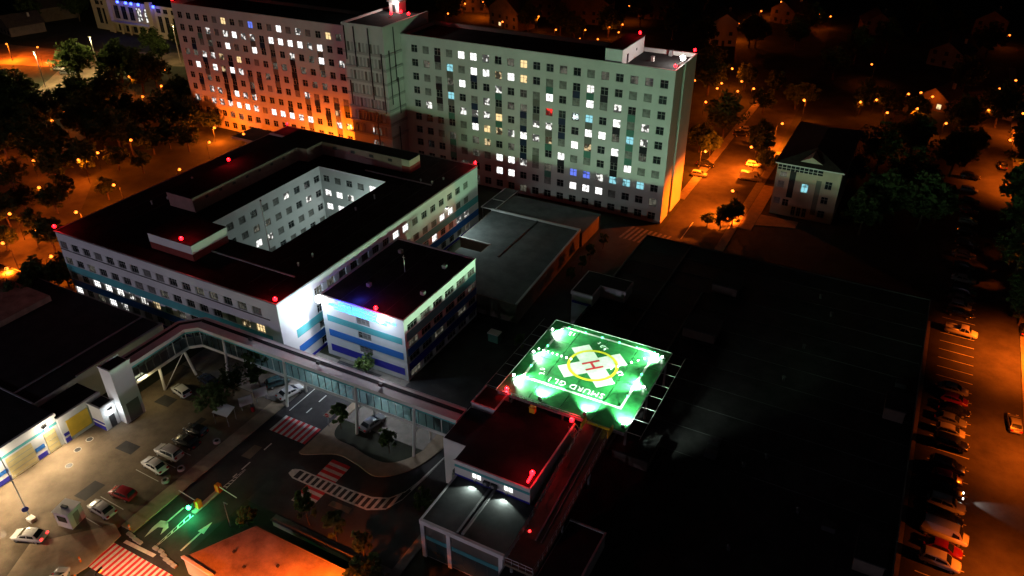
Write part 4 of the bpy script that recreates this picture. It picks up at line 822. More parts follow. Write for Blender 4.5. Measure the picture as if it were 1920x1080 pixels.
for x in [-39.8+2.83*k for k in range(6)]:
    for y in (78.93, 93.17):
        MB().ball((x, y, HZ+0.1), 0.13, 6).build('edge_light', 'bulb_green', hp)
for y in (81.7, 84.5, 87.3, 90.1):
    for x in (-40.72, -25.58): MB().ball((x, y, HZ+0.1), 0.13, 6).build('edge_light', 'bulb_green', hp)
PADC = (0.52, 1.0, 0.56)
def pad_flood(x, y, aim, p, cone):
    av = Vector(aim).normalized(); light(hp, 'SPOT', (x+av.x*0.7+33, y+av.y*0.7-84.3, HZ+0.8), (0.82, 1.0, 0.82), 6500, 0.2, (av.x*0.75, av.y*0.75, -0.7), 115, 0.6)
    a = Vector(aim).normalized()
    MB().box(x-0.2, x+0.2, y-0.2, y+0.2, HZ+0.01, HZ+0.42).build('floodlight', 'metal_dark', hp)
    MB().ball((x+a.x*0.3, y+a.y*0.3, HZ+0.36), 0.2, 8).build('flood_lens', 'bulb_pad', hp, True)
    light(hp, 'SPOT', (x+a.x*0.62+33, y+a.y*0.62-84.3, HZ+0.3), PADC, p, 0.12, (a.x, a.y, a.z), cone, 0.7)
for x in (-36.2, -29.4, -23.9): pad_flood(x, 75.4, (-0.12, 1, 0.06), P_PAD_N*1.1, 112)
for y in (84.3, 92.4): pad_flood(-23.9, y, (-1, 0.1 if y < 90 else -0.3, 0.03), P_PAD_W, 120)
for y in (91.2, 84.6, 78.2): pad_flood(-42.1, y, (1, 0, -0.12), P_PAD_S, 130)
for (xa, ya), (xb, yb) in (((-41.6, 86.0), (-36.2, 85.9)), ((-25.1, 93.0), (-30.0, 86.6))):
    for k in range(8): MB().ball((xa+(xb-xa)*k/7, ya+(yb-ya)*k/7, HZ+0.06), 0.12, 6).build('streak_ball', 'bulb_pad', hp)  # glowing balls in rows along the two bright deck streaks
for k in range(14):
    y = HY0+0.7+k*1.42
    for s, x in ((-1, HX0), (1, HX1)): MB().box(min(x, x+s*2.1), max(x, x+s*2.1), y-0.03, y+0.03, HZ-0.35, HZ-0.29).build('net_bracket', 'steel_rail', hp) if k % 2 == 0 else None
for s, x in ((-1, HX0), (1, HX1)): MB().box(x+s*2.1-0.03, x+s*2.1+0.03, HY0, HY1, HZ-0.35, HZ-0.29).build('net_edge', 'steel_rail', hp)
MB().box(HX0, HX1, HY1+0.05, HY1+0.1, HZ-0.1, HZ+0.06).build('rim', 'steel_rail', hp); MB().box(HX0, HX1, HY0-0.1, HY0-0.05, HZ-0.1, HZ+0.06).build('rim', 'steel_rail', hp)
MB().box(HX0-0.1, HX0-0.05, HY0, HY1, HZ-0.1, HZ+0.06).build('rim', 'steel_rail', hp); MB().box(HX1+0.05, HX1+0.1, HY0, HY1, HZ-0.1, HZ+0.06).build('rim', 'steel_rail', hp)
for k in range(9):
    x = HX0+1+k*1.5; MB().box(x-0.03, x+0.03, HY0-0.25, HY0-0.19, HZ-0.1, HZ+0.5).build('rail_post', 'steel_rail', hp)
MB().tube((HX0+1, HY0-0.22, HZ+0.5), (HX0+13, HY0-0.22, HZ+0.5), 0.04, n=5).build('hand_rail', 'steel_rail', hp)
# steel access stair between emergency block and pad
sr = thing('steel_stair', 'thin steel stair with rails below the helipad edge', 'stair', (-29.6, 73.5, 4.63))
for k in range(14): MB().box(-30.1+0.28*k, -29.86+0.28*k, 71.6, 73.0, 9.6-0.33*k, 9.66-0.33*k).build('tread', 'metal_grey', sr)
for y in (71.55, 73.05):
    for h in (0.0, 0.9): MB().tube((-30.1, y, 9.7+h), (-26.4, y, 5.1+h), 0.04, n=5).build('stringer' if h == 0 else 'hand_rail', 'steel_rail', sr)
    for k in range(5): MB().box(-30.0+k*0.85, -29.95+k*0.85, y-0.02, y+0.02, 9.6-1.05*k, 10.5-1.05*k).build('rail_post', 'steel_rail', sr)
bx = thing('plant_box', 'pale box unit on the dark hall roof beside the ramp', 'plant box', (-29.9, 69.5, 4.63)); MB().box(-30.1, -28.95, 67.4, 69.6, 0, 7.2).build('body', 'metal_white', bx); MB().box(-30.15, -28.9, 67.35, 69.65, 7.2, 7.3).build('lid', 'metal_grey', bx)
yb = thing('fire_cabinet', 'small yellow cabinet at the near edge under the helipad', 'cabinet', (-36.4, 74.25, 9.03)); MB().box(-36.8, -36.0, 73.3, 73.9, 9.04, 9.9).build('body', 'paint_yellow', yb); MB().box(-36.85, -35.95, 73.25, 73.95, 9.9, 9.98).build('lid', 'yellow_metal', yb)
# red beacons
def beacon(label, x, y, z, p=420):
    b = thing('warning_beacon', label, 'beacon', (x, y, z)); MB().tube((x, y, z), (x, y, z+0.55), 0.07, 0.05, 6).build('stem', 'metal_dark', b); MB().ball((x, y, z+0.75), 0.34).build('lens', 'bulb_red', b, True); light(b, 'POINT', (0, 0, 1.15), (1, 0.02, 0.03), p, 0.1)
for lab, x, y, z in (('left end of the tall block roof', -189.5, 154.0, 34.82), ('front edge of the stair tower roof, the brightest there', -113.0, 158.5, 37.6), ('left rear of the stair tower roof', -118.2, 158.5, 37.15), ('rear corner of the stair tower roof', -117.0, 161.0, 37.15), ('lift house corner on the right wing roof', -57.0, 166.0, 37.6),
                     ('near right corner of the tall block roof', -44.9, 154.2, 34.82), ('far right corner of the tall block roof', -45.0, 168.0, 34.82), ('left corner of the low courtyard block roof', -135.0, 72.6, 14.12), ('left part of the bent penthouse', -124.2, 106.0, 17.15),
                     ('far left corner of the low courtyard block roof', -134.5, 134.6, 14.12), ('far right corner of the low courtyard block roof', -81.2, 134.6, 14.12), ('edge of the square penthouse', -105.2, 76.4, 17.15), ('near right corner of the low courtyard block roof', -81.2, 72.6, 14.12),
                     ('edge of the striped block above the blue sign', -67.7, 80.3, 12.08), ('rear right corner of the emergency block roof', -30.5, 73.6, 9.25), ('corner of the small red roofed block', -41.4, 75.3, 9.2)):
    beacon('small red warning light at the '+lab, x, y, z, 110 if 'rear' in lab and 'stair' in lab else 900 if 'red roofed' in lab else 300 if 'emergency' in lab else 420)
beacon('largest red warning light at the near right corner of the emergency block', -30.9, 62.6, 9.03, 340); b = bpy.data.objects['emergency_building']
MB().tube((-30.95, 61.4, 9.2), (-30.95, 62.6, 9.45), 0.16, n=6).build('red_tube_lamp', 'bulb_red', b)
# ------------------------------------------------------------------ terrace at the bottom, gate, barriers
te = thing('terrace_roof', 'wide orange lit flat terrace roof at the bottom edge', 'building', (-55, 36, 0))
MB().prism([(-65.0, 36.3), (-59.7, 36.0), (-59.7, 20), (-42, 20), (-42, 44.1), (-60.7, 44.1)], 0, 3.0).build('wall', 'plaster_cream', te); MB().prism([(-64.9, 36.45), (-59.5, 36.15), (-59.5, 20.2), (-42.1, 20.2), (-42.1, 43.95), (-60.6, 43.95)], 3.0, 3.03).build('roof', 'terrace', te)
MB().prism([(-65.1, 36.1), (-59.8, 35.8), (-59.7, 36.15), (-64.9, 36.45)], 3.0, 3.35).build('coping', 'plaster_white', te)
for x, y in ((-57.5, 38.5), (-60.2, 39.6), (-54, 40.5)): MB().box(x, x+0.25, y, y+0.35, 3.031, 3.3).build('roof_vent', 'frame_dark', te)
def barrier(label, x, y, x1, y1, armdir, green=False):
    b = thing('barrier_gate', label, 'barrier', (x, y, 0.02)); MB().box(x-0.35, x+0.35, y-0.35, y+0.35, 0.02, 1.3).build('cabinet', 'orange_plastic', b)
    MB().box(x-0.3, x+0.3, y-0.3, y+0.3, 1.3, 1.38).build('lid', 'orange_plastic', b)
    A, B = Vector((x, y, 1.05)), Vector((x1, y1, 1.05)); d = (B-A)/6
    for k in range(6): MB().tube(A+d*k+Vector((0, 0, 0)), A+d*(k+1), 0.05, n=6).build('boom_section', 'paint_white' if k % 2 else 'paint_white', b)
    n = Vector((-(y1-y), x1-x, 0)).normalized()
    return b
barrier('upper orange barrier gate with white boom raised across the exit lane', -71.9, 48.0, -68.0, 47.6, 1); g_ = barrier('lower orange barrier gate with white boom and green light', -72.1, 44.6, -76.0, 44.9, 1)
MB().box(-72.35, -72.0, 43.3, 43.9, 0.9, 1.7).build('signal_head', 'metal_dark', g_); MB().ball((-72.2, 43.2, 1.3), 0.32).build('green_lens', 'bulb_green', g_, True); light(g_, 'POINT', (0.5, -2.0, 1.5), (0.03, 1.0, 0.28), 650, 0.1)
ki = struct(MB().prism([(-72.4, 43.5), (-71.6, 43.5), (-71.6, 48.6), (-72.4, 48.6)], 0.0, 0.14), 'kerb_island', 'kerb')
def lattice(label, x, y0, y1, w, m_='paint_white'):
    l = thing('lattice_marker', label, 'marking', (x, (y0+y1)/2, 0.012)); n = 6; s = (y1-y0)/n
    MB().flat([(x-w, y0), (x-w+0.12, y0), (x-0.06, y1), (x-0.1, y1)], 0.017).flat([(x+w-0.12, y0), (x+w, y0), (x+0.1, y1), (x+0.06, y1)], 0.017).build('edge_line', m_, l)
    for k in range(n):
        f = 1-(k+0.5)/n; MB().flat([(x-w*f*0.8, y0+k*s), (x+w*f*0.8, y0+k*s+s*0.35), (x+w*f*0.8, y0+k*s+s*0.6), (x-w*f*0.8, y0+k*s+s*0.25)], 0.0172).build('hatch_stripe', m_, l)
lattice('white hatched wedge pointing away from the upper barrier gate', -71.75, 48.8, 52.8, 0.35); lattice('white hatched wedge running down from the green lit gate', -72.0, 43.2, 37.2, 0.35)
def bollard(label, x, y):
    b = thing('bollard', label, 'bollard', (x, y, 0)); MB().tube((x, y, 0.1), (x, y, 1.0), 0.13, 0.12).build('post', 'orange_plastic', b); MB().tube((x, y, 0.6), (x, y, 0.75), 0.135, 0.135).build('white_ring', 'paint_white', b)
bollard('orange bollard at the pavement corner left of the gate', -77.1, 37.6); bollard('orange bollard at the left end of the bottom crossing', -78.3, 31.2); bollard('orange bollard just below the bottom crossing', -76.4, 29.2)
fe = thing('kerb_fence', 'stepped row of pale kerb blocks around the green lit gate lane', 'kerb')
for k, (x, y) in enumerate(((-76.9, 37.0), (-76.2, 36.9), (-75.4, 36.75), (-74.6, 36.7), (-72.0, 37.0), (-71.0, 37.0), (-70.2, 36.7), (-69.4, 36.4), (-68.6, 36.3), (-67.8, 36.2))): MB().box(x, x+0.7, y-0.2, y+0.25, 0.011, 0.3).build('kerb_block', 'kerb', fe)
bl = thing('boundary_wall', 'low wall along the pavement below the hatched island', 'wall', (-52, 47, 0)); MB().box(-61, -43, 46.9, 47.2, 0.05, 0.9).build('wall', 'plaster_cream', bl); MB().box(-61.05, -42.95, 46.85, 47.25, 0.9, 1.0).build('coping', 'kerb', bl)
# ------------------------------------------------------------------ street furniture
def pole(name, label, cat, x, y, h, r=0.07, m_='metal_grey', z=0.0):
    t = thing(name, label, cat, (x, y, z)); MB().tube((x, y, z), (x, y, z+h), r, r*0.7).build('pole', m_, t); return t
kk = thing('guard_kiosk', 'white box kiosk standing in the lower left yard', 'kiosk', (-85.2, 35.0, 0))
for dz, nm, m_, a, b in ((0, 'wall', 'plaster_white', 0.006, 2.6), (0, 'roof', 'metal_white', 2.602, 2.72)):
    e = 1.15 if nm == 'wall' else 1.25; o = MB().box(-e, e, -e, e, a, b).build(nm, m_, kk, local=True)
MB().box(-0.55, 0.35, -0.3, 0.05, 2.73, 3.0).build('roof_unit', 'frame_dark', kk, local=True); MB().box(-0.7, 0.7, -1.18, -1.152, 1.1, 2.1).build('window', 'pane_dark', kk, local=True); MB().box(1.152, 1.18, -0.4, 0.5, 0.1, 2.1).build('door', 'frame_white', kk, local=True)
kk.rotation_euler = (0, 0, R_(12))
ps_ = pole('sign_post', 'tall leaning post with round blue sign in the lower left yard', 'sign post', -93.2, 31.6, 0.1)
bpy.data.objects.remove(ps_.children[0]); MB().tube((-99.0+2.0, 34.9, 7.0), (-90.8, 32.8, 0.0), 0.06, 0.09).build('pole', 'metal_grey', ps_); MB().tube((-91.0, 32.75, 1.5), (-90.9, 32.72, 1.5), 0.42, n=16).build('sign_disc', 'sign_blue', ps_); MB().box(-90.6, -89.6, 32.2, 33.0, 0.0, 0.5).build('foot_block', 'metal_white', ps_)
def planter(label, x, y):
    p = thing('round_planter', label, 'planter', (x, y, 0)); n = 16; b = MB()
    for k in range(n):
        t0, t1 = 2*math.pi*k/n, 2*math.pi*(k+1)/n; q_ = lambda r, t, z: (x+r*math.cos(t), y+r*math.sin(t), z)
        b.quad(q_(0.55, t0, 0), q_(0.55, t1, 0), q_(0.5, t1, 0.4), q_(0.5, t0, 0.4)); b.quad(q_(0.5, t0, 0.4), q_(0.5, t1, 0.4), q_(0.33, t1, 0.4), q_(0.33, t0, 0.4)); b.quad(q_(0.33, t0, 0.4), q_(0.33, t1, 0.4), q_(0.33, t1, 0.25), q_(0.33, t0, 0.25))
    b.build('ring', 'kerb', p); MB().tube((x, y, 0.2), (x, y, 0.27), 0.34, n=16).build('soil', 'soil', p)
planter('pale round planter ring by the white sedan, nearest the road', -79.9, 48.5); planter('pale round planter ring lower down beside the road pavement', -80.0, 45.8); planter('pale round planter ring near the tree above the dark cars', -79.6, 55.0)
def board(label, x, y, z0, w, h, rz, m_='poster'):
    b = thing('billboard', label, 'billboard', (x, y, 0), rz); MB().box(-w/2, w/2, -0.06, 0.0, z0, z0+h).build('panel', m_, b, local=True); MB().box(-w/2-0.05, w/2+0.05, 0.002, 0.08, z0-0.05, z0+h+0.05).build('frame', 'metal_grey', b, local=True)
    for s in (-1, 1): MB().tube((s*w*0.38, 0.14, 0), (s*w*0.38, 0.14, z0+h*0.8), 0.06).build('post', 'metal_grey', b, local=True)
board('left white notice board by the dark trees at the footbridge', -80.9, 62.6, 1.0, 2.0, 1.6, R_(60)); board('right white notice board by the dark trees at the footbridge', -80.3, 65.2, 1.0, 2.0, 1.7, R_(60))
cn = thing('sun_awning', 'white tilted awning sheet beside the leafy yard tree', 'awning', (-82.0, 58.8, 0)); MB().quad((-83.0, 57.8, 2.3), (-80.3, 58.2, 2.1), (-80.6, 60.2, 2.5), (-83.0, 60.0, 2.7)).quad((-83.0, 57.8, 2.26), (-83.0, 60.0, 2.66), (-80.6, 60.2, 2.46), (-80.3, 58.2, 2.06)).build('sheet', 'poster', cn)
for x, y, h in ((-82.9, 57.9, 2.2), (-80.5, 58.3, 2.05), (-80.8, 60.1, 2.4), (-82.9, 59.9, 2.6)): MB().tube((x, y, 0), (x, y, h), 0.04, n=6).build('post', 'metal_grey', cn)
for k, (x, y) in enumerate(((-97.0, 46.5), (-94.8, 41.5), (-96.6, 44.2))):
    mh = thing('manhole_cover', ['dark manhole cover by the yellow door', 'dark manhole cover in the open yard', 'dark drain cover before the cream door'][k], 'manhole', (x, y, 0.008)); MB().tube((x, y, 0.007), (x, y, 0.02), 0.45, n=14).build('lid', 'metal_dark', mh); MB().tube((x, y, 0.006), (x, y, 0.014), 0.55, n=14).build('rim', 'kerb', mh)
rbn = thing('waste_bin', 'red bin below the white notice boards', 'bin', (-79.9, 62.8, 0)); MB().tube((-79.9, 62.8, 0), (-79.9, 62.8, 1.0), 0.3, 0.36, 10).build('body', 'car_red', rbn); MB().tube((-79.9, 62.8, 1.0), (-79.9, 62.8, 1.1), 0.38, 0.3, 10).build('lid', 'frame_dark', rbn)
rp = pole('road_sign', 'small round no entry sign post by the young tree under the footbridge', 'road sign', -67.0, 65.5, 2.6); MB().tube((-67.0, 65.43, 2.3), (-67.0, 65.36, 2.3), 0.33, n=14).build('disc', 'paint_red', rp); MB().box(-67.22, -66.78, 65.34, 65.355, 2.25, 2.36).build('bar', 'paint_white', rp)
for lab, x, y, h in (('thin dark lamp post right of the barrier gates', -66.0, 44.2, 4.5),):
    t = pole('slim_post', lab, 'post', x, y, h, 0.06); MB().box(x-0.05, x+0.7, y-0.05, y+0.05, h-0.1, h).build('arm', 'metal_grey', t)
# ------------------------------------------------------------------ lamps
LMESH = {}
def lamp_meshes(h, arm):
    key = (h, arm)
    if key not in LMESH:
        p = MB().tube((0, 0, 0), (0, 0, h-0.3), 0.08, 0.05, 7).tube((0, 0, h-0.35), (arm, 0, h), 0.05, 0.04, 6)
        hd = MB().loft([[(x, -w, h+0.02), (x, w, h+0.02), (x, w*0.6, h+0.16), (x, -w*0.6, h+0.16)] for x, w in ((arm-0.15, 0.1), (arm+0.25, 0.17), (arm+0.65, 0.08))])
        bl_ = MB().ball((arm+0.27, 0, h-0.1), 0.24 if h > 7.5 else 0.4, 8, 0.8)  # bulbs of the lower lamps enlarged to stand in for glow
        LMESH[key] = (p.mesh('pole', 'metal_dark'), hd.mesh('lamp_head', 'metal_dark'), bl_.mesh('bulb', 'bulb_sodium', True))
    return LMESH[key]
def street_lamp(label, x, y, rz=0.0, h=8.0, arm=1.2, p=None, col=SODIUM, bulb=None, group=None, cut=0, aim=(0, 0, -1)):
    t = thing('street_lamp', label, 'street lamp', (x, y, 0), rz, group); a, b, c = lamp_meshes(h, arm)
    ob('pole', a, t); ob('lamp_head', b, t); ob('bulb', c, t, om=bulb or 'bulb_sodium'); light(t, 'SPOT' if cut else 'POINT', (arm+0.27, 0, h-0.45), col, (p or P_STREET)*(3.0 if col == SODIUM else 1.0), 0.2, aim, cut, 0.5)
    return t
def lamps_at(lst, fmt, h, arm, p, cut=0):
    lst = sorted(lst)
    for k, q_ in enumerate(lst):
        px, py = q_[0], q_[1]; pw = q_[2] if len(q_) > 2 else p; ct = q_[3] if len(q_) > 3 else cut; am = q_[4] if len(q_) > 4 else None
        x, y = G(px, py, h); a = math.pi if am else random.uniform(-3, 3); street_lamp(fmt.format(ORD[k]), x-(arm+0.27)*math.cos(a), y-(arm+0.27)*math.sin(a), a, h, arm, pw, cut=ct, aim=am or (0, 0, -1))
lamps_at([(12, 82, 15000), (70, 88, 7000), (242, 143, 1800), (176, 170, 1800), (210, 181, 1400), (120, 208, 500), (310, 130, 400), (147, 299, 3600), (213, 346, 3400), (336, 317, 3600), (142, 397, 4200), (18, 400, 4600), (5, 455, 5000), (12, 503, 8500), (245, 262, 900), (392, 266, 1300), (-30, 262, 4500), (-40, 540, 9000), (95, 480, 3200)],
         'orange street lamp in the dark park at left, {} from the left', 6.5, 0.8, 1500, 172)
lamps_at([(1373, 128), (1391, 152), (1323, 283, 6500), (1409, 275, 16000, 150, (0.6, 0, -0.7)), (1374, 357, 21000, 150, (0.66, 0, -0.7)), (1467, 231, 13000, 140), (1508, 187, 1800), (1385, 43, 1800), (1345, 165, 900)], 'orange street lamp along the street right of the tall block, {} from the left', 7.0, 1.0, 1500)
lamps_at([(1720, 203, 2600), (1685, 240, 400), (1919, 212, 3200), (1895, 262, 1200), (1727, 173, 400), (1537, 27, 700), (1635, 120, 300), (1905, 150, 500)], 'orange street lamp among dark gardens at upper right, {} from the left', 7.0, 1.0, 1500, 140)
lamps_at([(905, 3, 3000), (1072, 72, 1500), (1121, 73, 1500), (1160, 60, 1500), (1465, 3, 2500), (1180, 10, 900), (840, 25, 900), (1010, 30, 900)], 'small orange lamp in the dark district behind the tall block, {} from the left', 7.0, 1.0, 1500, 140)
for k, x in enumerate((-184, -173, -162, -151, -140, -129)): street_lamp(f'orange lamp at the left wing foot, {ORD[k]} from the left', x, 144.5, 0, 4.5, 0.5, (2600, 5200, 7000, 8000, 8800, 8800)[k])
for k, y in enumerate((80.5, 107, 133, 165, 214)): street_lamp(f'orange lamp on the right kerb of the parking street, {ORD[k]} upwards', 28.4, y, math.pi, 8.0, 1.5, (5200, 5000, 9500, 1400, 8000)[k], cut=138)
street_lamp('added unseen orange lamp beside the bottom crossing below the frame', -66.5, 26.5, R_(100), 9, 1.2, 9000, (1.0, 0.6, 0.3), cut=124); street_lamp('added unseen orange lamp over the terrace roof below the frame', -58.0, 28.0, R_(90), 8, 1.2, 4300, cut=168)  # both lamps added below the frame to light crossing and terrace
for k, (x, y, pw) in enumerate(((-150, -40, 40000), (-75, -48, 24000), (-5, -40, 9000))):
    t = pole('mast_pole', f'added unseen floodlight mast south of the frame, {["left", "middle", "right"][k]} of three', 'mast', x, y, 17, 0.25, 'metal_white'); MB().box(x-0.9, x+0.9, y-0.2, y+0.2, 17, 17.5).build('lamp_head', 'metal_white', t); MB().box(x-0.8, x+0.8, y+0.21, y+0.26, 17.05, 17.45).build('lens', 'bulb_white', t); light(t, 'POINT', (0, 0.8, 16.8), (0.86, 0.78, 1.0), pw, 0.4)  # masts added out of view to cast cool light on the front walls
street_lamp('added unseen warm lamp at the yard entrance beyond the left frame edge', -97.0, 26.0, 0, 8, 1.2, 9000, (1.0, 0.72, 0.4), 'bulb_white', cut=140)  # lamp added out of view to light the yard
street_lamp('added unseen orange lamp beside the emergency annex drive', -44.0, 36.0, R_(120), 8, 1.0, 7500, cut=156)  # lamp added out of view to tint the traffic island orange
def glow_lamps(lst, fmt, pw=1300):
    for k, (px, py) in enumerate(sorted(lst)):
        x, y = G(px, py, 5.0); t = thing('globe_lamp', fmt.format(ORD[k]), 'street lamp', (x, y, 0)); a, b, c = lamp_meshes(5.0, 0.3)
        ob('pole', a, t); ob('lamp_head', b, t); ob('bulb', c, t); light(t, 'POINT', (0.57, 0, 4.3), SODIUM, pw, 0.3)
glow_lamps([(40, 268), (95, 225), (60, 300), (265, 180), (300, 160), (180, 285), (70, 350), (60, 430)], 'small orange globe lamp among the park trees at left, {} from the left')
glow_lamps([(1350, 155), (1380, 170), (1410, 165), (1425, 20), (1555, 30), (1610, 190), (1640, 186), (1745, 180), (1700, 175), (1770, 230), (1850, 205), (1870, 165), (1890, 65), (1660, 210), (1300, 150), (1320, 190)], 'small orange globe lamp in the dark upper right grounds, {} from the left', 480)
glow_lamps([(985, 70), (1040, 55), (1095, 55), (1140, 50), (1165, 45), (1085, 72), (870, 6), (940, 40)], 'tiny orange globe lamp behind the tall block roof, {} from the left', 600)
for k, (px, py, h) in enumerate(((168, 70, 13), (64, 97, 12), (323, 46, 14))):
    x, y = G(px, py, h); street_lamp(f'tall pale mast lamp by the distant lit square, {ORD[k]} of three', x, y, R_(200), h, 2.0, 6500, (1.0, 0.8, 0.5), 'bulb_white') if k == 9 else None
    t = pole('mast_pole', f'tall pale lighting mast by the distant square, {["middle", "left", "right"][k]} of three', 'mast', x, y, h, 0.22, 'metal_white'); MB().box(x-0.6, x+0.6, y-0.25, y+0.25, h, h+0.3).build('lamp_head', 'metal_white', t); light(t, 'POINT', (0, 0, h-0.5), (1.0, 0.72, 0.3), (34000, 34000, 9000)[k], 0.3)

# ------------------------------------------------------------------ cars
CM = {}
def car_meshes(kind):
    if kind in CM: return CM[kind]
    P = dict(sedan=(4.5, 0.9, 0.92, 1.45, (-1.75, -1.15, 0.35, 1.15)), hatch=(4.0, 0.87, 0.95, 1.5, (-1.9, -1.55, 0.4, 1.15)), suv=(4.7, 0.95, 1.1, 1.75, (-2.15, -1.85, 0.45, 1.2)),
             van=(5.6, 1.0, 1.2, 2.3, (-2.75, -2.6, 1.35, 2.05)), pickup=(5.3, 0.95, 1.05, 1.8, (-0.35, -0.2, 1.0, 1.55)))[kind]
    L_, w, zs, zt, (r0, r1, f1, f0) = P; h = L_/2; zb = 0.28
    def ring(x, ww, zl, zh):
        hl_ = [(-0.84, 0), (-0.97, 0.14), (-1.0, 0.42), (-0.985, 0.78), (-0.93, 0.93), (-0.72, 1.0), (-0.3, 1.025)]
        pts = hl_ + [(-a, b) for a, b in hl_[::-1]]; return [(x, a*ww, zl+b*(zh-zl)) for a, b in pts]
    b = MB().loft([ring(-h, w*0.72, zb+0.2, zs-0.28), ring(-h+0.06, w*0.86, zb+0.1, zs-0.16), ring(-h+0.22, w*0.94, zb+0.03, zs-0.05), ring(-h+0.7, w*0.99, zb, zs), ring(-0.3, w, zb, zs+0.01), ring(f0-0.05, w, zb, zs), ring(h-0.75, w*0.98, zb, zs-0.1), ring(h-0.3, w*0.92, zb+0.02, zs-0.2), ring(h-0.08, w*0.82, zb+0.08, zs-0.3), ring(h, w*0.66, zb+0.16, zs-0.4)])
    gw = w*0.93; tw_ = w*0.74; dz = zt-zs
    prof = [(r0, zs-0.02), (r0+(r1-r0)*0.5, zs+dz*0.55), (r1, zt-0.07), (r1+0.3*(f1-r1), zt-0.005), (r1+0.68*(f1-r1), zt), (f1, zt-0.07), (f1+(f0-f1)*0.5, zs+dz*0.5), (f0, zs-0.02)]
    hw = lambda z: gw+(tw_-gw)*max(0, min(1, (z-zs)/dz))**1.2
    YS = (-1, -0.9, -0.5, 0, 0.5, 0.9, 1)
    top = lambda i, u: (prof[i][0], u*hw(prof[i][1]), prof[i][1]-(0.05*abs(u)**4 if 0 < i < len(prof)-1 else 0))
    for i_ in range(len(prof)-1):
        for u0, u1 in zip(YS, YS[1:]): b.quad(top(i_, u0), top(i_+1, u0), top(i_+1, u1), top(i_, u1))
        for s in (-1, 1): b.quad((prof[i_][0], s*gw, zs-0.05), (prof[i_+1][0], s*gw, zs-0.05), top(i_+1, s), top(i_, s))
    if kind == 'pickup': b.box(-h+0.1, r0-0.05, -w*0.95, -w*0.85, zs, zs+0.28).box(-h+0.1, r0-0.05, w*0.85, w*0.95, zs, zs+0.28).box(-h+0.05, -h+0.15, -w*0.85, w*0.85, zs-0.05, zs+0.25)
    def skin(i0, i1, t0, t1, um, off):
        m_ = MB(); rows_ = []
        pts = [(i0, t0)] + [(k_, 0.0) for k_ in range(i0+1, i1)] + [(i1-1, t1)]
        for k_, t in pts:
            rows_.append([tuple(Vector(top(k_, u*um))*(1-t)+Vector(top(k_+1, u*um))*t+Vector(off)) for u in (-1, -0.5, 0, 0.5, 1)])
        for a_, b_ in zip(rows_, rows_[1:]):
            for q_ in range(4): m_.quad(a_[q_], b_[q_], b_[q_+1], a_[q_+1])
        return m_
    ws = skin(5, 7, 0.12, 0.85, 0.88, (0.025, 0, 0.02)); rw_ = skin(0, 2, 0.25, 0.9, 0.86, (-0.025, 0, 0.02))
    sides = []
    for s in (-1, 1):
        m_ = MB(); zl_ = zs+0.05
        def sw(xa, xb, za_a, za_b): m_.quad((xa, s*(hw(zl_)+0.012), zl_), (xb, s*(hw(zl_)+0.012), zl_), (xb-(0.16 if xb > f1 else 0), s*(hw(za_b)+0.012), za_b), (xa+(0.14 if xa < r1 else 0), s*(hw(za_a)+0.012), za_a))
        zz = zt-0.14; xm = (r1+f1)/2+0.1
        if kind == 'van': sw(f1-0.55, f1+(f0-f1)*0.55, zz-0.25, zz-0.5)
        else: sw(r1-0.05 if kind != 'sedan' else r1-0.15, xm-0.05, zz, zz); sw(xm+0.05, f1+(f0-f1)*0.45, zz, zs+dz*0.5)
        sides.append(m_.mesh('side_window', 'pane_dark'))
    tyre = MB().tube((0, -0.1, 0), (0, 0.1, 0), 0.33, n=12).mesh('wheel', 'rubber'); rim = MB().tube((0, -0.11, 0), (0, 0.11, 0), 0.19, n=10).mesh('rim', 'metal_grey')
    hl = MB().box(h-0.28, h-0.06, -0.17, 0.17, zs-0.4, zs-0.26).mesh('headlight', 'lamp_glass_clear'); tl = MB().box(-h+0.0, -h+0.2, -0.18, 0.18, zs-0.26, zs-0.08).mesh('tail_light', 'lamp_glass_red')
    CM[kind] = (b.mesh('body', 'car_white', True), ws.mesh('windscreen', 'pane_dark', True), rw_.mesh('rear_window', 'pane_dark', True), sides, tyre, rim, hl, tl, h, w)
    return CM[kind]
def car(label, kind, colr, x, y, rz, group=None, lights=False, z=0.015):
    b, ws, rw_, sd, ty, rm, hl, tl, h, w = car_meshes(kind)
    t = thing('parked_car' if kind not in ('van', 'pickup') else {'van': 'parked_van', 'pickup': 'pickup_truck'}[kind], label, 'car' if kind not in ('van', 'pickup') else kind.replace('pickup', 'pickup truck'), (x, y, z), rz, group)
    ob('body', b, t, om='car_'+colr); ob('windscreen', ws, t); ob('rear_window', rw_, t)
    for s in sd: ob('side_window', s, t)
    for fx in (-h+0.85, h-0.95):
        for s in (-1, 1): wl = ob('wheel', ty, t, (fx, s*(w-0.12), 0.33)); ob('rim', rm, wl)
    for s in (-1, 1):
        ob('headlight', hl, t, (0, s*w*0.62, 0), om='head_on' if lights in ('head', 'both') else None); ob('tail_light', tl, t, (0, s*w*0.66, 0), om='tail_on' if lights in ('tail', 'both') else None)
    if lights in ('head', 'both'): light(t, 'SPOT', (h+0.1, 0, 0.65), (1, 0.95, 0.85), 900, 0.1, (1, 0, -0.07), 50, 0.6)
    return t
PI = math.pi
car('white sedan with red tail lights glowing at the lower left corner', 'sedan', 'white', -87.4, 30.6, R_(201), lights='tail'); light(bpy.data.objects['parked_car'], 'SPOT', (2.5, 0, 0.65), (1, 0.95, 0.85), 600, 0.1, (1, 0, -0.1), 60, 0.6)
car('white sedan cut by the bottom edge beside the red crossing', 'sedan', 'white', -77.9, 27.6, R_(118)); car('silver sedan parked beside the white kiosk', 'sedan', 'silver', -83.0, 38.0, R_(178)); car('dark red hatchback parked above the silver sedan', 'hatch', 'red', -82.9, 41.2, R_(186))
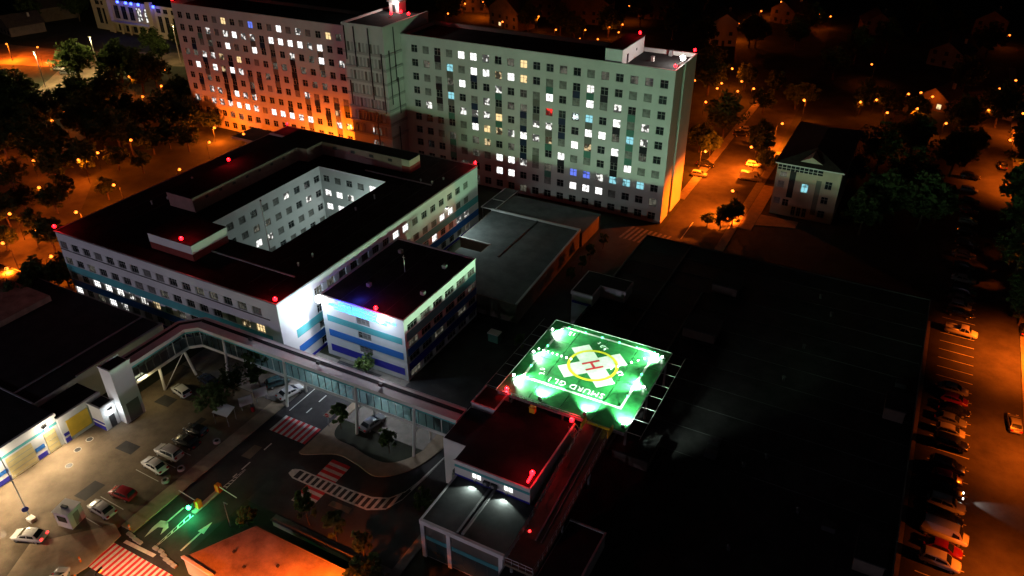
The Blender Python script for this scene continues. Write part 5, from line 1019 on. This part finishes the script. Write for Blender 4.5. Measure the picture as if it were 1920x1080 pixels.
car('white sedan with black glass roof parked in the yard row', 'sedan', 'white', -83.4, 47.0, R_(176)); car('light grey van body parked just above the white sedan', 'suv', 'silver', -83.6, 49.7, R_(180)); car('black car parked above the light grey one', 'sedan', 'black', -83.2, 52.6, R_(182)); car('black hatchback at the top of the yard row', 'hatch', 'black', -83.9, 55.0, R_(182))
car('white hatchback half in shadow under the bent footbridge', 'hatch', 'white', -93.2, 60.6, R_(170)); car('dark blue car under the bent footbridge behind the white hatchback', 'sedan', 'blue', -91.4, 64.6, R_(170)); car('dark teal car parked behind the white notice boards', 'hatch', 'teal', -81.0, 69.6, R_(60)); car('white car under the footbridge beside the lit road', 'sedan', 'white', -77.4, 68.6, R_(75)); car('dark car with pale edge under the middle of the footbridge', 'sedan', 'grey', -61.2, 68.8, R_(80))
row = [(81.0, 'suv', 'white', ''), (83.4, 'sedan', 'red', ''), (86.0, 'van', 'white', ''), (88.9, 'sedan', 'black', ''), (91.5, 'suv', 'white', ''), (94.2, 'sedan', 'black', 'head'), (96.9, 'hatch', 'red', ''), (99.4, 'suv', 'black', ''), (104.8, 'suv', 'black', ''), (107.6, 'hatch', 'silver', ''), (110.4, 'sedan', 'grey', ''), (113.2, 'sedan', 'black', ''), (116.0, 'hatch', 'red', ''), (118.8, 'sedan', 'silver', ''),
       (143.6, 'sedan', 'black', ''), (146.4, 'hatch', 'silver', ''), (149.2, 'sedan', 'grey', ''), (152, 'suv', 'black', ''), (157.5, 'sedan', 'silver', ''), (163, 'hatch', 'black', ''), (168.5, 'sedan', 'grey', ''), (174, 'suv', 'black', ''), (180, 'sedan', 'black', ''), (186, 'hatch', 'grey', ''), (192, 'sedan', 'red', ''), (198, 'sedan', 'black', ''), (205, 'hatch', 'silver', ''), (214, 'suv', 'black', '')]
KN = dict(sedan='sedan', hatch='hatchback', suv='SUV', van='van', pickup='pickup')
for k, (y, kd, c, l) in enumerate(row): car(f'{c} {KN[kd]} parked nose out in the right hand row, {ORD[k]} from the bottom', kd, c, 16.6+random.uniform(-0.3, 0.3), y, R_(-2+random.uniform(-2, 2)), 'cars in the right hand parking row', l)
cc_ = bpy.data.objects['parked_car.018'] if 'parked_car.018' in bpy.data.objects else None
car('white pickup truck standing alone in the orange lit parking row', 'pickup', 'white', 17.0, 137.2, R_(-3))
car('dark saloon standing on the street at the right edge', 'sedan', 'grey', 25.0, 114.0, R_(95)); 
for k, (x, y, c) in enumerate(((27.2, 143.2, 'black'), (28.2, 150.5, 'black'), (28.4, 157, 'grey'))): car(f'dark car on the right verge under the trees, {ORD[k]} counted upwards', 'sedan', c, x, y, R_(90))
for lab, px, py, kd, c, a in (('dark car alone on the dim red lit street end at upper right', 1877, 315, 'suv', 'black', 100), ('dark car under trees beside the dim street end', 1885, 355, 'sedan', 'grey', 95), ('white car on the orange street by the tall block', 1400, 246, 'sedan', 'white', 20), ('dark car beside the white one on the orange street', 1389, 255, 'suv', 'black', 25), ('orange lit van on the verge of the orange street', 1407, 338, 'van', 'white', 5), ('parked car roof by the lamp lit street trees', 1412, 312, 'hatch', 'white', 10),
                          ('dark car at the tower block side of the orange street', 1322, 313, 'suv', 'black', 5), ('white car close to the tower block corner of the street', 1310, 330, 'hatch', 'silver', 5), ('white car on the distant lit square', 110, 131, 'sedan', 'white', 15), ('dark car beside the white one on the distant square', 124, 139, 'sedan', 'grey', 20), ('pale car at the rim of the distant square', 136, 137, 'hatch', 'silver', 15),
                          ('car with red tail lights at the far left edge', 8, 136, 'sedan', 'grey', 190), ('dark car parked under the park trees by the low block', 52, 515, 'suv', 'black', 150), ('orange lit car roof by the park street at far left', 20, 545, 'sedan', 'silver', 205), ('pale car half hidden under the big park tree', 32, 198, 'hatch', 'silver', 40), ('pale car beneath the park tree crown edge', 72, 193, 'hatch', 'silver', 60)):
    x, y = G(px, py); car(lab, kd, c, x, y, R_(a), lights='tail' if 'tail' in lab else False)

# ------------------------------------------------------------------ side building with pediment, distant buildings
sbld = thing('pediment_building', 'three storey cream building with dark roof and small pediment right of the street', 'building', (-17, 176, 0))
wb = MB(); ops = []; ww = []
PX0, PX1, PY0, PY1, PZ = -24.0, -10.3, 171.2, 200.0, 12.4
for x, z, w, h, k in ((-22.6, 7.5, 1.4, 1.6, 'g'), (-22.8, 3.4, 1.4, 1.6, 'g'), (-20.9, 3.2, 1.4, 1.7, '.'), (-17.4, 7.4, 1.5, 2.1, 'c'), (-12.6, 9.0, 1.5, 1.9, '.'), (-12.8, 5.4, 1.5, 1.7, '.'), (-12.9, 2.0, 1.5, 1.7, '.'), (-22.4, 9.9, 1.5, 1.2, 'd'), (-18.9, 1.5, 0.9, 2.2, '.'), (-17.7, 1.5, 0.9, 2.2, '.'), (-16.5, 1.5, 0.9, 2.2, '.')):
    ops.append((x-w/2, x+w/2, z-h/2, z+h/2)); ww.append((x, PY0, z, 0, w, h, k))
wall_grid(wb, (0, PY0), (1, 0), (0, -1), PX0, PX1, 0, PZ, ops); wb.quad((PX1, PY0, 0), (PX1, PY1, 0), (PX1, PY1, PZ), (PX1, PY0, PZ)); wb.quad((PX0, PY1, 0), (PX0, PY0, 0), (PX0, PY0, PZ), (PX0, PY1, PZ)); wb.build('wall', 'plaster_cream', sbld)
for a in ww: window(sbld, *a)
MB().box(-21.0, -19.7, PY0-0.06, PY0-0.004, 4.6, 11).build('dark_strip', 'panel_black', sbld); MB().box(-15.2, -14.1, PY0-0.06, PY0-0.004, 1.5, 9.8).build('grey_strip', 'panel_grey', sbld); MB().box(-23.8, -14.2, PY0-0.07, PY0-0.004, 11.0, 12.3).build('glazed_band', 'pane_dark', sbld)
for k in range(9): MB().box(-23+k*0.95, -22.9+k*0.95, PY0-0.14, PY0-0.08, 10.9, 12.2).build('balustrade_bar', 'metal_white', sbld)
MB().box(-23.8, -14.2, PY0-0.15, PY0-0.08, 11.5, 11.58).build('balustrade_rail', 'metal_white', sbld)
MB().box(PX0-0.5, PX1+0.5, PY0-0.6, PY0+0.2, PZ, PZ+0.3).build('eaves', 'metal_white', sbld)
rr = MB(); xm = (PX0+PX1)/2; z0, z1 = PZ+0.31, PZ+2.3; a, b, c, d = (PX0-0.6, PY0-0.7), (PX1+0.6, PY0-0.7), (PX1+0.6, PY1+0.5), (PX0-0.6, PY1+0.5)
rr.quad((*a, z0), (*b, z0), (xm, PY0+7, z1)); rr.quad((*b, z0), (*c, z0), (xm, PY1-7, z1), (xm, PY0+7, z1)); rr.quad((*c, z0), (*d, z0), (xm, PY1-7, z1)); rr.quad((*d, z0), (*a, z0), (xm, PY0+7, z1), (xm, PY1-7, z1)); rr.build('roof', 'tile_dark', sbld)
MB().quad((-19.5, PY0+0.6, PZ+0.9), (-14.7, PY0+0.6, PZ+0.9), (-17.1, PY0+0.6, PZ+2.2)).quad((-14.7, PY0+0.6, PZ+0.9), (-17.1, PY0+5.0, PZ+2.2), (-17.1, PY0+0.6, PZ+2.2)).quad((-19.5, PY0+0.6, PZ+0.9), (-17.1, PY0+0.6, PZ+2.2), (-17.1, PY0+5.0, PZ+2.2)).build('pediment', 'plaster_cream', sbld)
# theatre like building at upper left
tb = thing('public_building', 'distant pale public building with tall windows under blue roof lights, top left', 'building', (-292, 222, 0))
wb = MB(); ops = []; ww = []
for k in range(5): x = -306.5+k*4.6; ops.append((x-1.5, x+1.5, 5.6, 11.0)); ww.append((x, 220, 8.3, 0, 3.0, 5.4, 'p' if k in (3, 4) else '.'))
for k in range(5): x = -306.5+k*4.6; ops.append((x-1.2, x+1.2, 0.6, 3.2)); ww.append((x, 220, 1.9, 0, 2.4, 2.6, '.'))
for x in (-318, -314.5, -280.5, -276.5, -272): ops.append((x-1.2, x+1.2, 2.5, 9.0)); ww.append((x, 220, 5.75, 0, 2.4, 6.5, '.'))
for x in (-318, -314.5, -280.5, -276.5, -272): ops.append((x-1.3, x+1.3, 10.3, 12.0)); ww.append((x, 220, 11.15, 0, 2.6, 1.7, '.'))
wall_grid(wb, (0, 220), (1, 0), (0, -1), -322, -262, 0, 13.2, ops); wb.quad((-262, 220, 0), (-262, 250, 0), (-262, 250, 13.2), (-262, 220, 13.2)); wb.quad((-322, 250, 0), (-322, 220, 0), (-322, 220, 13.2), (-322, 250, 13.2)); wb.build('wall', 'plaster_cream', tb)
for a in ww: window(tb, *a, fr='frame_dark')
for x in (-310.6, -284.4): MB().box(x-1.3, x+1.3, 218.4, 219.99, 0, 14.4).build('tower', 'plaster_cream', tb)
MB().box(-322.4, -261.6, 219.5, 250.4, 13.2, 13.5).build('roof', 'roof_dark', tb); MB().box(-309, -286, 217.6, 219.98, 4.2, 4.8).build('balcony', 'plaster_cream', tb)
for k in range(5): MB().box(-308.4+k*5.1, -307.8+k*5.1, 217.8, 218.4, 0, 4.2).build('column', 'plaster_cream', tb)
for k, x in enumerate((-302.6, -297.6, -294.4, -290.1, -281.3)):
    b_ = thing('roof_uplight', f'small bright blue light on the distant public building roof, {ORD[k]} from the left', 'light', (x, 219.4, 12.6)); MB().box(x-0.3, x+0.3, 219.3, 219.48, 12.6, 13.1).build('housing', 'metal_dark', b_); MB().ball((x, 218.7, 12.9), 0.6).build('lens', 'bulb_blue', b_, True); light(b_, 'POINT', (0, -2, 0.2), (0.05, 0.1, 1), 90, 0.2)
# dark houses beyond
def house(label, x, y, w, d, h, rz, m_='plaster_cream', lit=()):
    t = thing('dark_house', label, 'house', (x, y, 0), rz); b = MB().box(-w/2, w/2, -d/2, d/2, 0, h); b.quad((-w/2, -d/2, h), (w/2, -d/2, h), (0, -d/2, h+w*0.32)).quad((w/2, d/2, h), (-w/2, d/2, h), (0, d/2, h+w*0.32)); b.build('wall', m_, t, local=True)
    e = 0.5; MB().quad((-w/2-e, -d/2-e, h-e*0.5), (-w/2-e, d/2+e, h-e*0.5), (0, d/2+e, h+w*0.32+0.1), (0, -d/2-e, h+w*0.32+0.1)).quad((w/2+e, d/2+e, h-e*0.5), (w/2+e, -d/2-e, h-e*0.5), (0, -d/2-e, h+w*0.32+0.1), (0, d/2+e, h+w*0.32+0.1)).build('roof', 'tile_dark', t, local=True)
    for k in range(max(2, int(w/4))):
        for z in ([1.6] if h < 5 else [1.6, 4.8]):
            u = -w/2+w*(k+0.5)/max(2, int(w/4)); ob_ = MB().box(-0.65, 0.65, -0.08, -0.01, -0.7, 0.7).build('window', 'lit_warm' if (k, z) in lit else 'pane_dark', t, local=True); ob_.location = (u, -d/2, z)
    MB().box(-0.4, 0.4, -0.4, 0.4, 0, 1.6).build('chimney', 'brick_pale', t, local=True).location = (w*0.22, d*0.2, h+w*0.2)
    MB().box(-0.5, 0.5, -0.07, -0.01, 0, 2.1).build('door', 'frame_dark', t, local=True).location = (0, -d/2, 0)
HS = [(1352, 78, 10, 14, 9), (1480, 40, 11, 14, 6), (1640, 60, 12, 12, 5), (1885, 218, 6, 7, 3.5), (1912, 205, 7, 8, 4), (1780, 120, 12, 12, 5), (1850, 60, 12, 14, 6), (1010, 25, 24, 14, 9), (1100, 40, 22, 12, 9), (890, 18, 20, 12, 9), (1230, 30, 16, 14, 6), (45, 60, 12, 14, 4), (100, 30, 22, 16, 6), (1760, 200, 9, 10, 4), (960, 50, 18, 10, 8)]
HS.sort()
for k, (px, py, w, d, h) in enumerate(HS):
    x, y = G(px, py); house(f'dark gabled house in the unlit district, {ORD[k]} from the left along the top', x, y, w, d, h, R_(random.uniform(-25, 25)), 'plaster_cream' if px > 1870 or px == 1352 else 'wall_dim', {(1, 1.6)} if k % 7 == 3 else ())
cn = thing('porch_canopy', 'dark flat canopy with pale edge at the foot of the left wing', 'canopy', (-157, 146, 0)); MB().box(-163, -150, 142, 150, 3.9, 4.2).build('roof', 'roof_dark', cn); MB().box(-163.1, -149.9, 141.8, 141.99, 3.6, 4.3).build('fascia', 'plaster_cream', cn); MB().box(-158, -150, 142.2, 150, 0, 3.9).build('wall', 'plaster_cream', cn)
l2 = thing('entry_block', 'low dark pitched entry roof at the foot of the stair tower', 'building', (-121, 142, 0)); MB().box(-127, -116, 137.5, 146.9, 0, 4.4).build('wall', 'plaster_grey', l2); MB().quad((-127.3, 137.2, 4.4), (-115.7, 137.2, 4.4), (-115.7, 146.9, 6.6), (-127.3, 146.9, 6.6)).quad((-115.7, 137.2, 4.4), (-115.7, 146.9, 4.4), (-115.7, 146.9, 6.6)).quad((-127.3, 146.9, 4.4), (-127.3, 137.2, 4.4), (-127.3, 146.9, 6.6)).build('roof', 'roof_mid', l2); MB().box(-115.95, -115.9, 140, 142, 1.2, 3.2).build('window', 'lit_white', l2)

# ------------------------------------------------------------------ trees
def crown_mesh(name, rx, rz_, n, leaf, m_, seed, tall=1.0):
    rnd = random.Random(seed); mb = MB()
    cl = []
    for k in range(n):
        while True:
            p = Vector((rnd.uniform(-1, 1), rnd.uniform(-1, 1), rnd.uniform(-1, 1)))
            if 0.25 < p.length < 1.0: break
        p *= rnd.uniform(0.8, 1.12); cl.append(Vector((p.x*rx, p.y*rx, p.z*rz_)))
    for c in cl:
        r = rx*rnd.uniform(0.16, 0.32)
        for j in range(26):
            d = Vector((rnd.gauss(0, 1), rnd.gauss(0, 1), rnd.gauss(0, 1))).normalized()*r*rnd.uniform(0.5, 1.0); p = c+d
            a = Vector((rnd.gauss(0, 1), rnd.gauss(0, 1), rnd.gauss(0, 0.5))).normalized(); b = a.orthogonal().normalized(); b = (b+d.normalized()*rnd.uniform(-0.4, 0.4)).normalized()
            s = leaf*rnd.uniform(0.6, 1.3)
            mb.quad(p-a*s, p+b*s*0.55, p+a*s, p-b*s*0.55)
    return mb.mesh(name, m_)
def trunk_mesh(h, r, seed, top):
    rnd = random.Random(seed); mb = MB().tube((0, 0, 0), (rnd.uniform(-.15, .15), rnd.uniform(-.15, .15), h), r, r*0.6, 8)
    for k in range(6):
        a = rnd.uniform(0, 6.28); l = top*rnd.uniform(0.35, 0.7); z = h*rnd.uniform(0.7, 1.0); mb.tube((0, 0, z), (math.cos(a)*l*0.7, math.sin(a)*l*0.7, z+l*0.8), r*0.4, r*0.1, 6)
    return mb.mesh('trunk', 'bark')
TREES = [(crown_mesh('crown', 3.4, 2.9, 60, 0.42, 'leaf', 1), trunk_mesh(3.0, 0.25, 1, 3), 5.4), (crown_mesh('crown', 4.2, 3.4, 72, 0.46, 'leaf', 2), trunk_mesh(3.4, 0.3, 2, 3.6), 6.2),
         (crown_mesh('crown', 2.6, 3.6, 52, 0.38, 'leaf', 3), trunk_mesh(2.6, 0.2, 3, 3), 5.4), (crown_mesh('crown', 3.0, 2.4, 50, 0.4, 'leaf_light', 4), trunk_mesh(2.6, 0.22, 4, 2.6), 4.6), (crown_mesh('crown', 0.85, 1.5, 26, 0.24, 'leaf_light', 5), trunk_mesh(1.2, 0.06, 5, 0.8), 2.3)]
def cam_px(p):
    d = Vector(p)-Vector((0, 0, CAM_H)); w = d.dot(CZ); return 960+FPX*d.dot(CX)/w, 540+FPX*d.dot(CY)/w, w
HEADS = [cam_px((o.location.x, o.location.y, 5.0 if o.name.startswith('globe') else 6.8)) for o in COL.objects if o.name.startswith(('street_lamp', 'globe_lamp', 'mast_pole'))]
CROWN_R = (3.4, 4.2, 3.0, 3.0, 1.0)
def hides_lamp(x, y, kind, s):
    cx, cy, w = cam_px((x, y, TREES[kind][2]*s)); r = CROWN_R[kind]*s*FPX/w
    return any(w < hw_ and abs(hx-cx) < r*0.85 and abs(hy-cy) < r*0.85 for hx, hy, hw_ in HEADS)
def clear_spots(lst):
    out = []
    for px, py, kd, s in lst:
        for dx in (0, 14, -14, 24, -24, 36, -36):
            x, y = G(px+dx, py)
            if not hides_lamp(x, y, kd, s): out.append((px+dx, py, kd, s)); break
    return sorted(out)
def tree(label, x, y, kind, s=1.0, rz=None, group=None):
    t = thing('leafy_tree' if kind < 4 else 'young_tree', label, 'tree', (x, y, 0), random.uniform(0, 6.28) if rz is None else rz, group); t.scale = (s, s, s*random.uniform(0.92, 1.1))
    c, k, h = TREES[kind]; ob('trunk', k, t); ob('crown', c, t, (0, 0, h))
tree('leafy tree in the yard between parked cars and white awning', -84.3, 59.2, 3, 0.8); tree('bright green small tree lit in front of the striped block', -69.9, 78.6, 3, 0.52); tree('dark tree beside the bent footbridge glass', -85.4, 64.2, 0, 0.7); tree('second dark tree behind the white notice boards', -83.0, 67.6, 2, 0.8)
tree('young palm like tree beside the lit road under the footbridge', -65.0, 65.9, 4, 1.35); tree('young tree in the dark bed below the footbridge', -55.5, 65.1, 4, 1.4)
for k, (x, y, s) in enumerate(((-56.9, 49.2, 1.5), (-52.0, 48.8, 1.4), (-47.4, 48.4, 1.35))): tree(f'slender young tree on the pavement below the hatched island, {ORD[k]} from the left', x, y, 4, s)
tree('dark bushy tree at the bottom edge left of the annex', -43.4, 44.2, 0, 0.75); tree('dark shrub tree at the corner of the terrace roof', -64.0, 45.4, 3, 0.42); tree('dark small tree by the annex wall corner', -43.6, 57.2, 4, 1.6); tree('large dark tree in the corner between dark hall and low block', -139.5, 68.5, 1, 0.8)
PT = [(15, 205, 1, 1.3), (50, 205, 1, 1.3), (35, 215, 0, 1.3), (165, 155, 1, 1.5), (195, 155, 1, 1.5), (215, 150, 0, 1.3), (150, 185, 0, 0.9), (290, 105, 0, 1.2), (305, 118, 0, 1.0), (335, 95, 2, 1.0), (150, 225, 1, 1.3), (190, 210, 0, 1.3), (230, 205, 1, 1.3), (270, 175, 1, 1.3), (320, 170, 1, 1.3), (345, 205, 0, 1.2), (290, 215, 1, 1.2), (240, 235, 0, 1.2), (100, 250, 1, 1.3), (50, 270, 1, 1.3), (15, 300, 1, 1.3), (70, 320, 1, 1.3), (115, 300, 0, 1.1), (165, 310, 3, 0.9), (180, 330, 0, 1.1), (225, 320, 3, 1.0), (250, 290, 0, 1.2), (290, 290, 0, 1.0), (320, 280, 2, 1.0), (355, 285, 0, 1.0), (30, 360, 0, 1.1), (110, 345, 0, 1.1), (65, 400, 0, 0.9), (95, 400, 0, 0.9), (20, 425, 0, 1.0), (70, 450, 2, 0.95), (90, 470, 0, 0.9), (15, 470, 3, 0.8), (205, 375, 3, 0.8), (270, 325, 3, 0.8), (400, 250, 0, 0.8), (430, 225, 0, 0.8), (380, 230, 2, 0.9), (110, 545, 0, 0.9), (85, 560, 0, 0.9), (55, 590, 0, 0.9), (25, 600, 0, 0.9), (130, 375, 2, 0.8)]
PT += [(120+int(k*37 % 260), 195+int(k*53 % 150), (0, 1, 1, 2)[k % 4], 1.05+0.05*(k % 5)) for k in range(0)]
PT += [(130, 265, 1, 1.2), (170, 255, 0, 1.2), (205, 250, 1, 1.2), (200, 285, 0, 1.2), (225, 275, 1, 1.1), (275, 250, 0, 1.1), (300, 250, 1, 1.2), (330, 245, 1, 1.1), (355, 240, 0, 1.1), (365, 255, 1, 0.9), (60, 245, 1, 1.3), (20, 240, 1, 1.3), (85, 290, 1, 1.2), (40, 325, 1, 1.2)]
PT = clear_spots(PT)
for k, (px, py, kd, s) in enumerate(PT): x, y = G(px, py); tree(f'dark leafy tree in the park at left, {ORD[k]} from the left', x, y, kd, s, group='park trees at left')
RT = [(1335, 225, 1, 1.3), (1355, 260, 1, 1.2), (1340, 180, 1, 1.3), (1310, 200, 1, 1.2), (1375, 200, 1, 1.2), (1310, 285, 0, 1.0), (1330, 295, 3, 0.9), (1425, 300, 0, 1.0), (1440, 280, 0, 1.0), (1435, 320, 3, 0.8), (1405, 215, 0, 1.0), (1490, 205, 0, 1.0), (1510, 200, 3, 1.0), (1350, 430, 2, 0.7), (1372, 425, 0, 0.75), (1325, 425, 3, 0.5), (1415, 90, 1, 1.2), (1450, 180, 0, 1.0), (1330, 140, 1, 1.1), (1395, 170, 0, 1.0)]
RT = clear_spots(RT)
for k, (px, py, kd, s) in enumerate(RT): x, y = G(px, py); tree(f'dark tree along the orange street right of the tall block, {ORD[k]} from the left', x, y, kd, s, group='trees along the orange street')
ET = [(1620, 200, 2, 1.1), (1640, 215, 2, 1.1), (1610, 215, 2, 1.0), (1675, 225, 2, 1.0), (1730, 220, 3, 1.0), (1715, 240, 0, 1.0), (1760, 260, 1, 1.2), (1690, 300, 1, 1.3), (1640, 330, 1, 1.3), (1700, 380, 1, 1.3), (1750, 420, 3, 1.3), (1720, 430, 1, 1.2), (1650, 420, 1, 1.3), (1780, 330, 1, 1.2), (1620, 270, 1, 1.3), (1900, 340, 1, 1.2), (1915, 300, 1, 1.1), (1905, 400, 1, 1.2), (1912, 450, 1, 1.2), (1900, 520, 1, 1.1), (1915, 570, 3, 1.0), (1910, 610, 0, 0.9), (1560, 150, 1, 1.2), (1600, 120, 1, 1.2), (1800, 180, 1, 1.2), (1850, 240, 1, 1.2), (1660, 100, 1, 1.2), (1780, 80, 1, 1.3), (1720, 60, 1, 1.3), (1870, 110, 1, 1.3), (1610, 440, 0, 1.1), (1590, 350, 0, 1.1), (1820, 300, 0, 1.0)]
ET = clear_spots(ET)
for k, (px, py, kd, s) in enumerate(ET): x, y = G(px, py); tree(f'dark tree in the unlit grounds at upper right, {ORD[k]} from the left', x, y, kd, s, group='trees in the unlit grounds')
NT = [(870, 45, 1, 1.3), (930, 40, 1, 1.3), (990, 60, 1, 1.2), (1050, 65, 1, 1.2), (1090, 80, 0, 1.2), (1140, 70, 1, 1.3), (1200, 50, 1, 1.3), (1260, 75, 1, 1.3), (1320, 95, 1, 1.2), (820, 15, 1, 1.3), (1160, 25, 1, 1.3), (1250, 10, 1, 1.3), (1380, 90, 1, 1.2), (1020, 10, 2, 1.3), (760, 10, 1, 1.3), (1110, 10, 1, 1.3), (240, 40, 1, 1.3), (150, 40, 1, 1.3), (60, 50, 1, 1.3), (1320, 20, 1, 1.2), (1490, 90, 1, 1.2), (1540, 60, 1, 1.2)]
NT = clear_spots(NT)
for k, (px, py, kd, s) in enumerate(NT): x, y = G(px, py); tree(f'dark tree in the far district along the top, {ORD[k]} from the left', x, y, kd, s, group='trees in the far district')
# low shrubs by the lane
for k, (x, y) in enumerate(((-51.8, 121), (-51.6, 126), (-51.9, 131), (-51.5, 137), (-45.5, 100), (-50, 96))): tree(f'low dark shrub along the dim service lane, {ORD[k]} counted upwards', x, y, 4, 1.0)
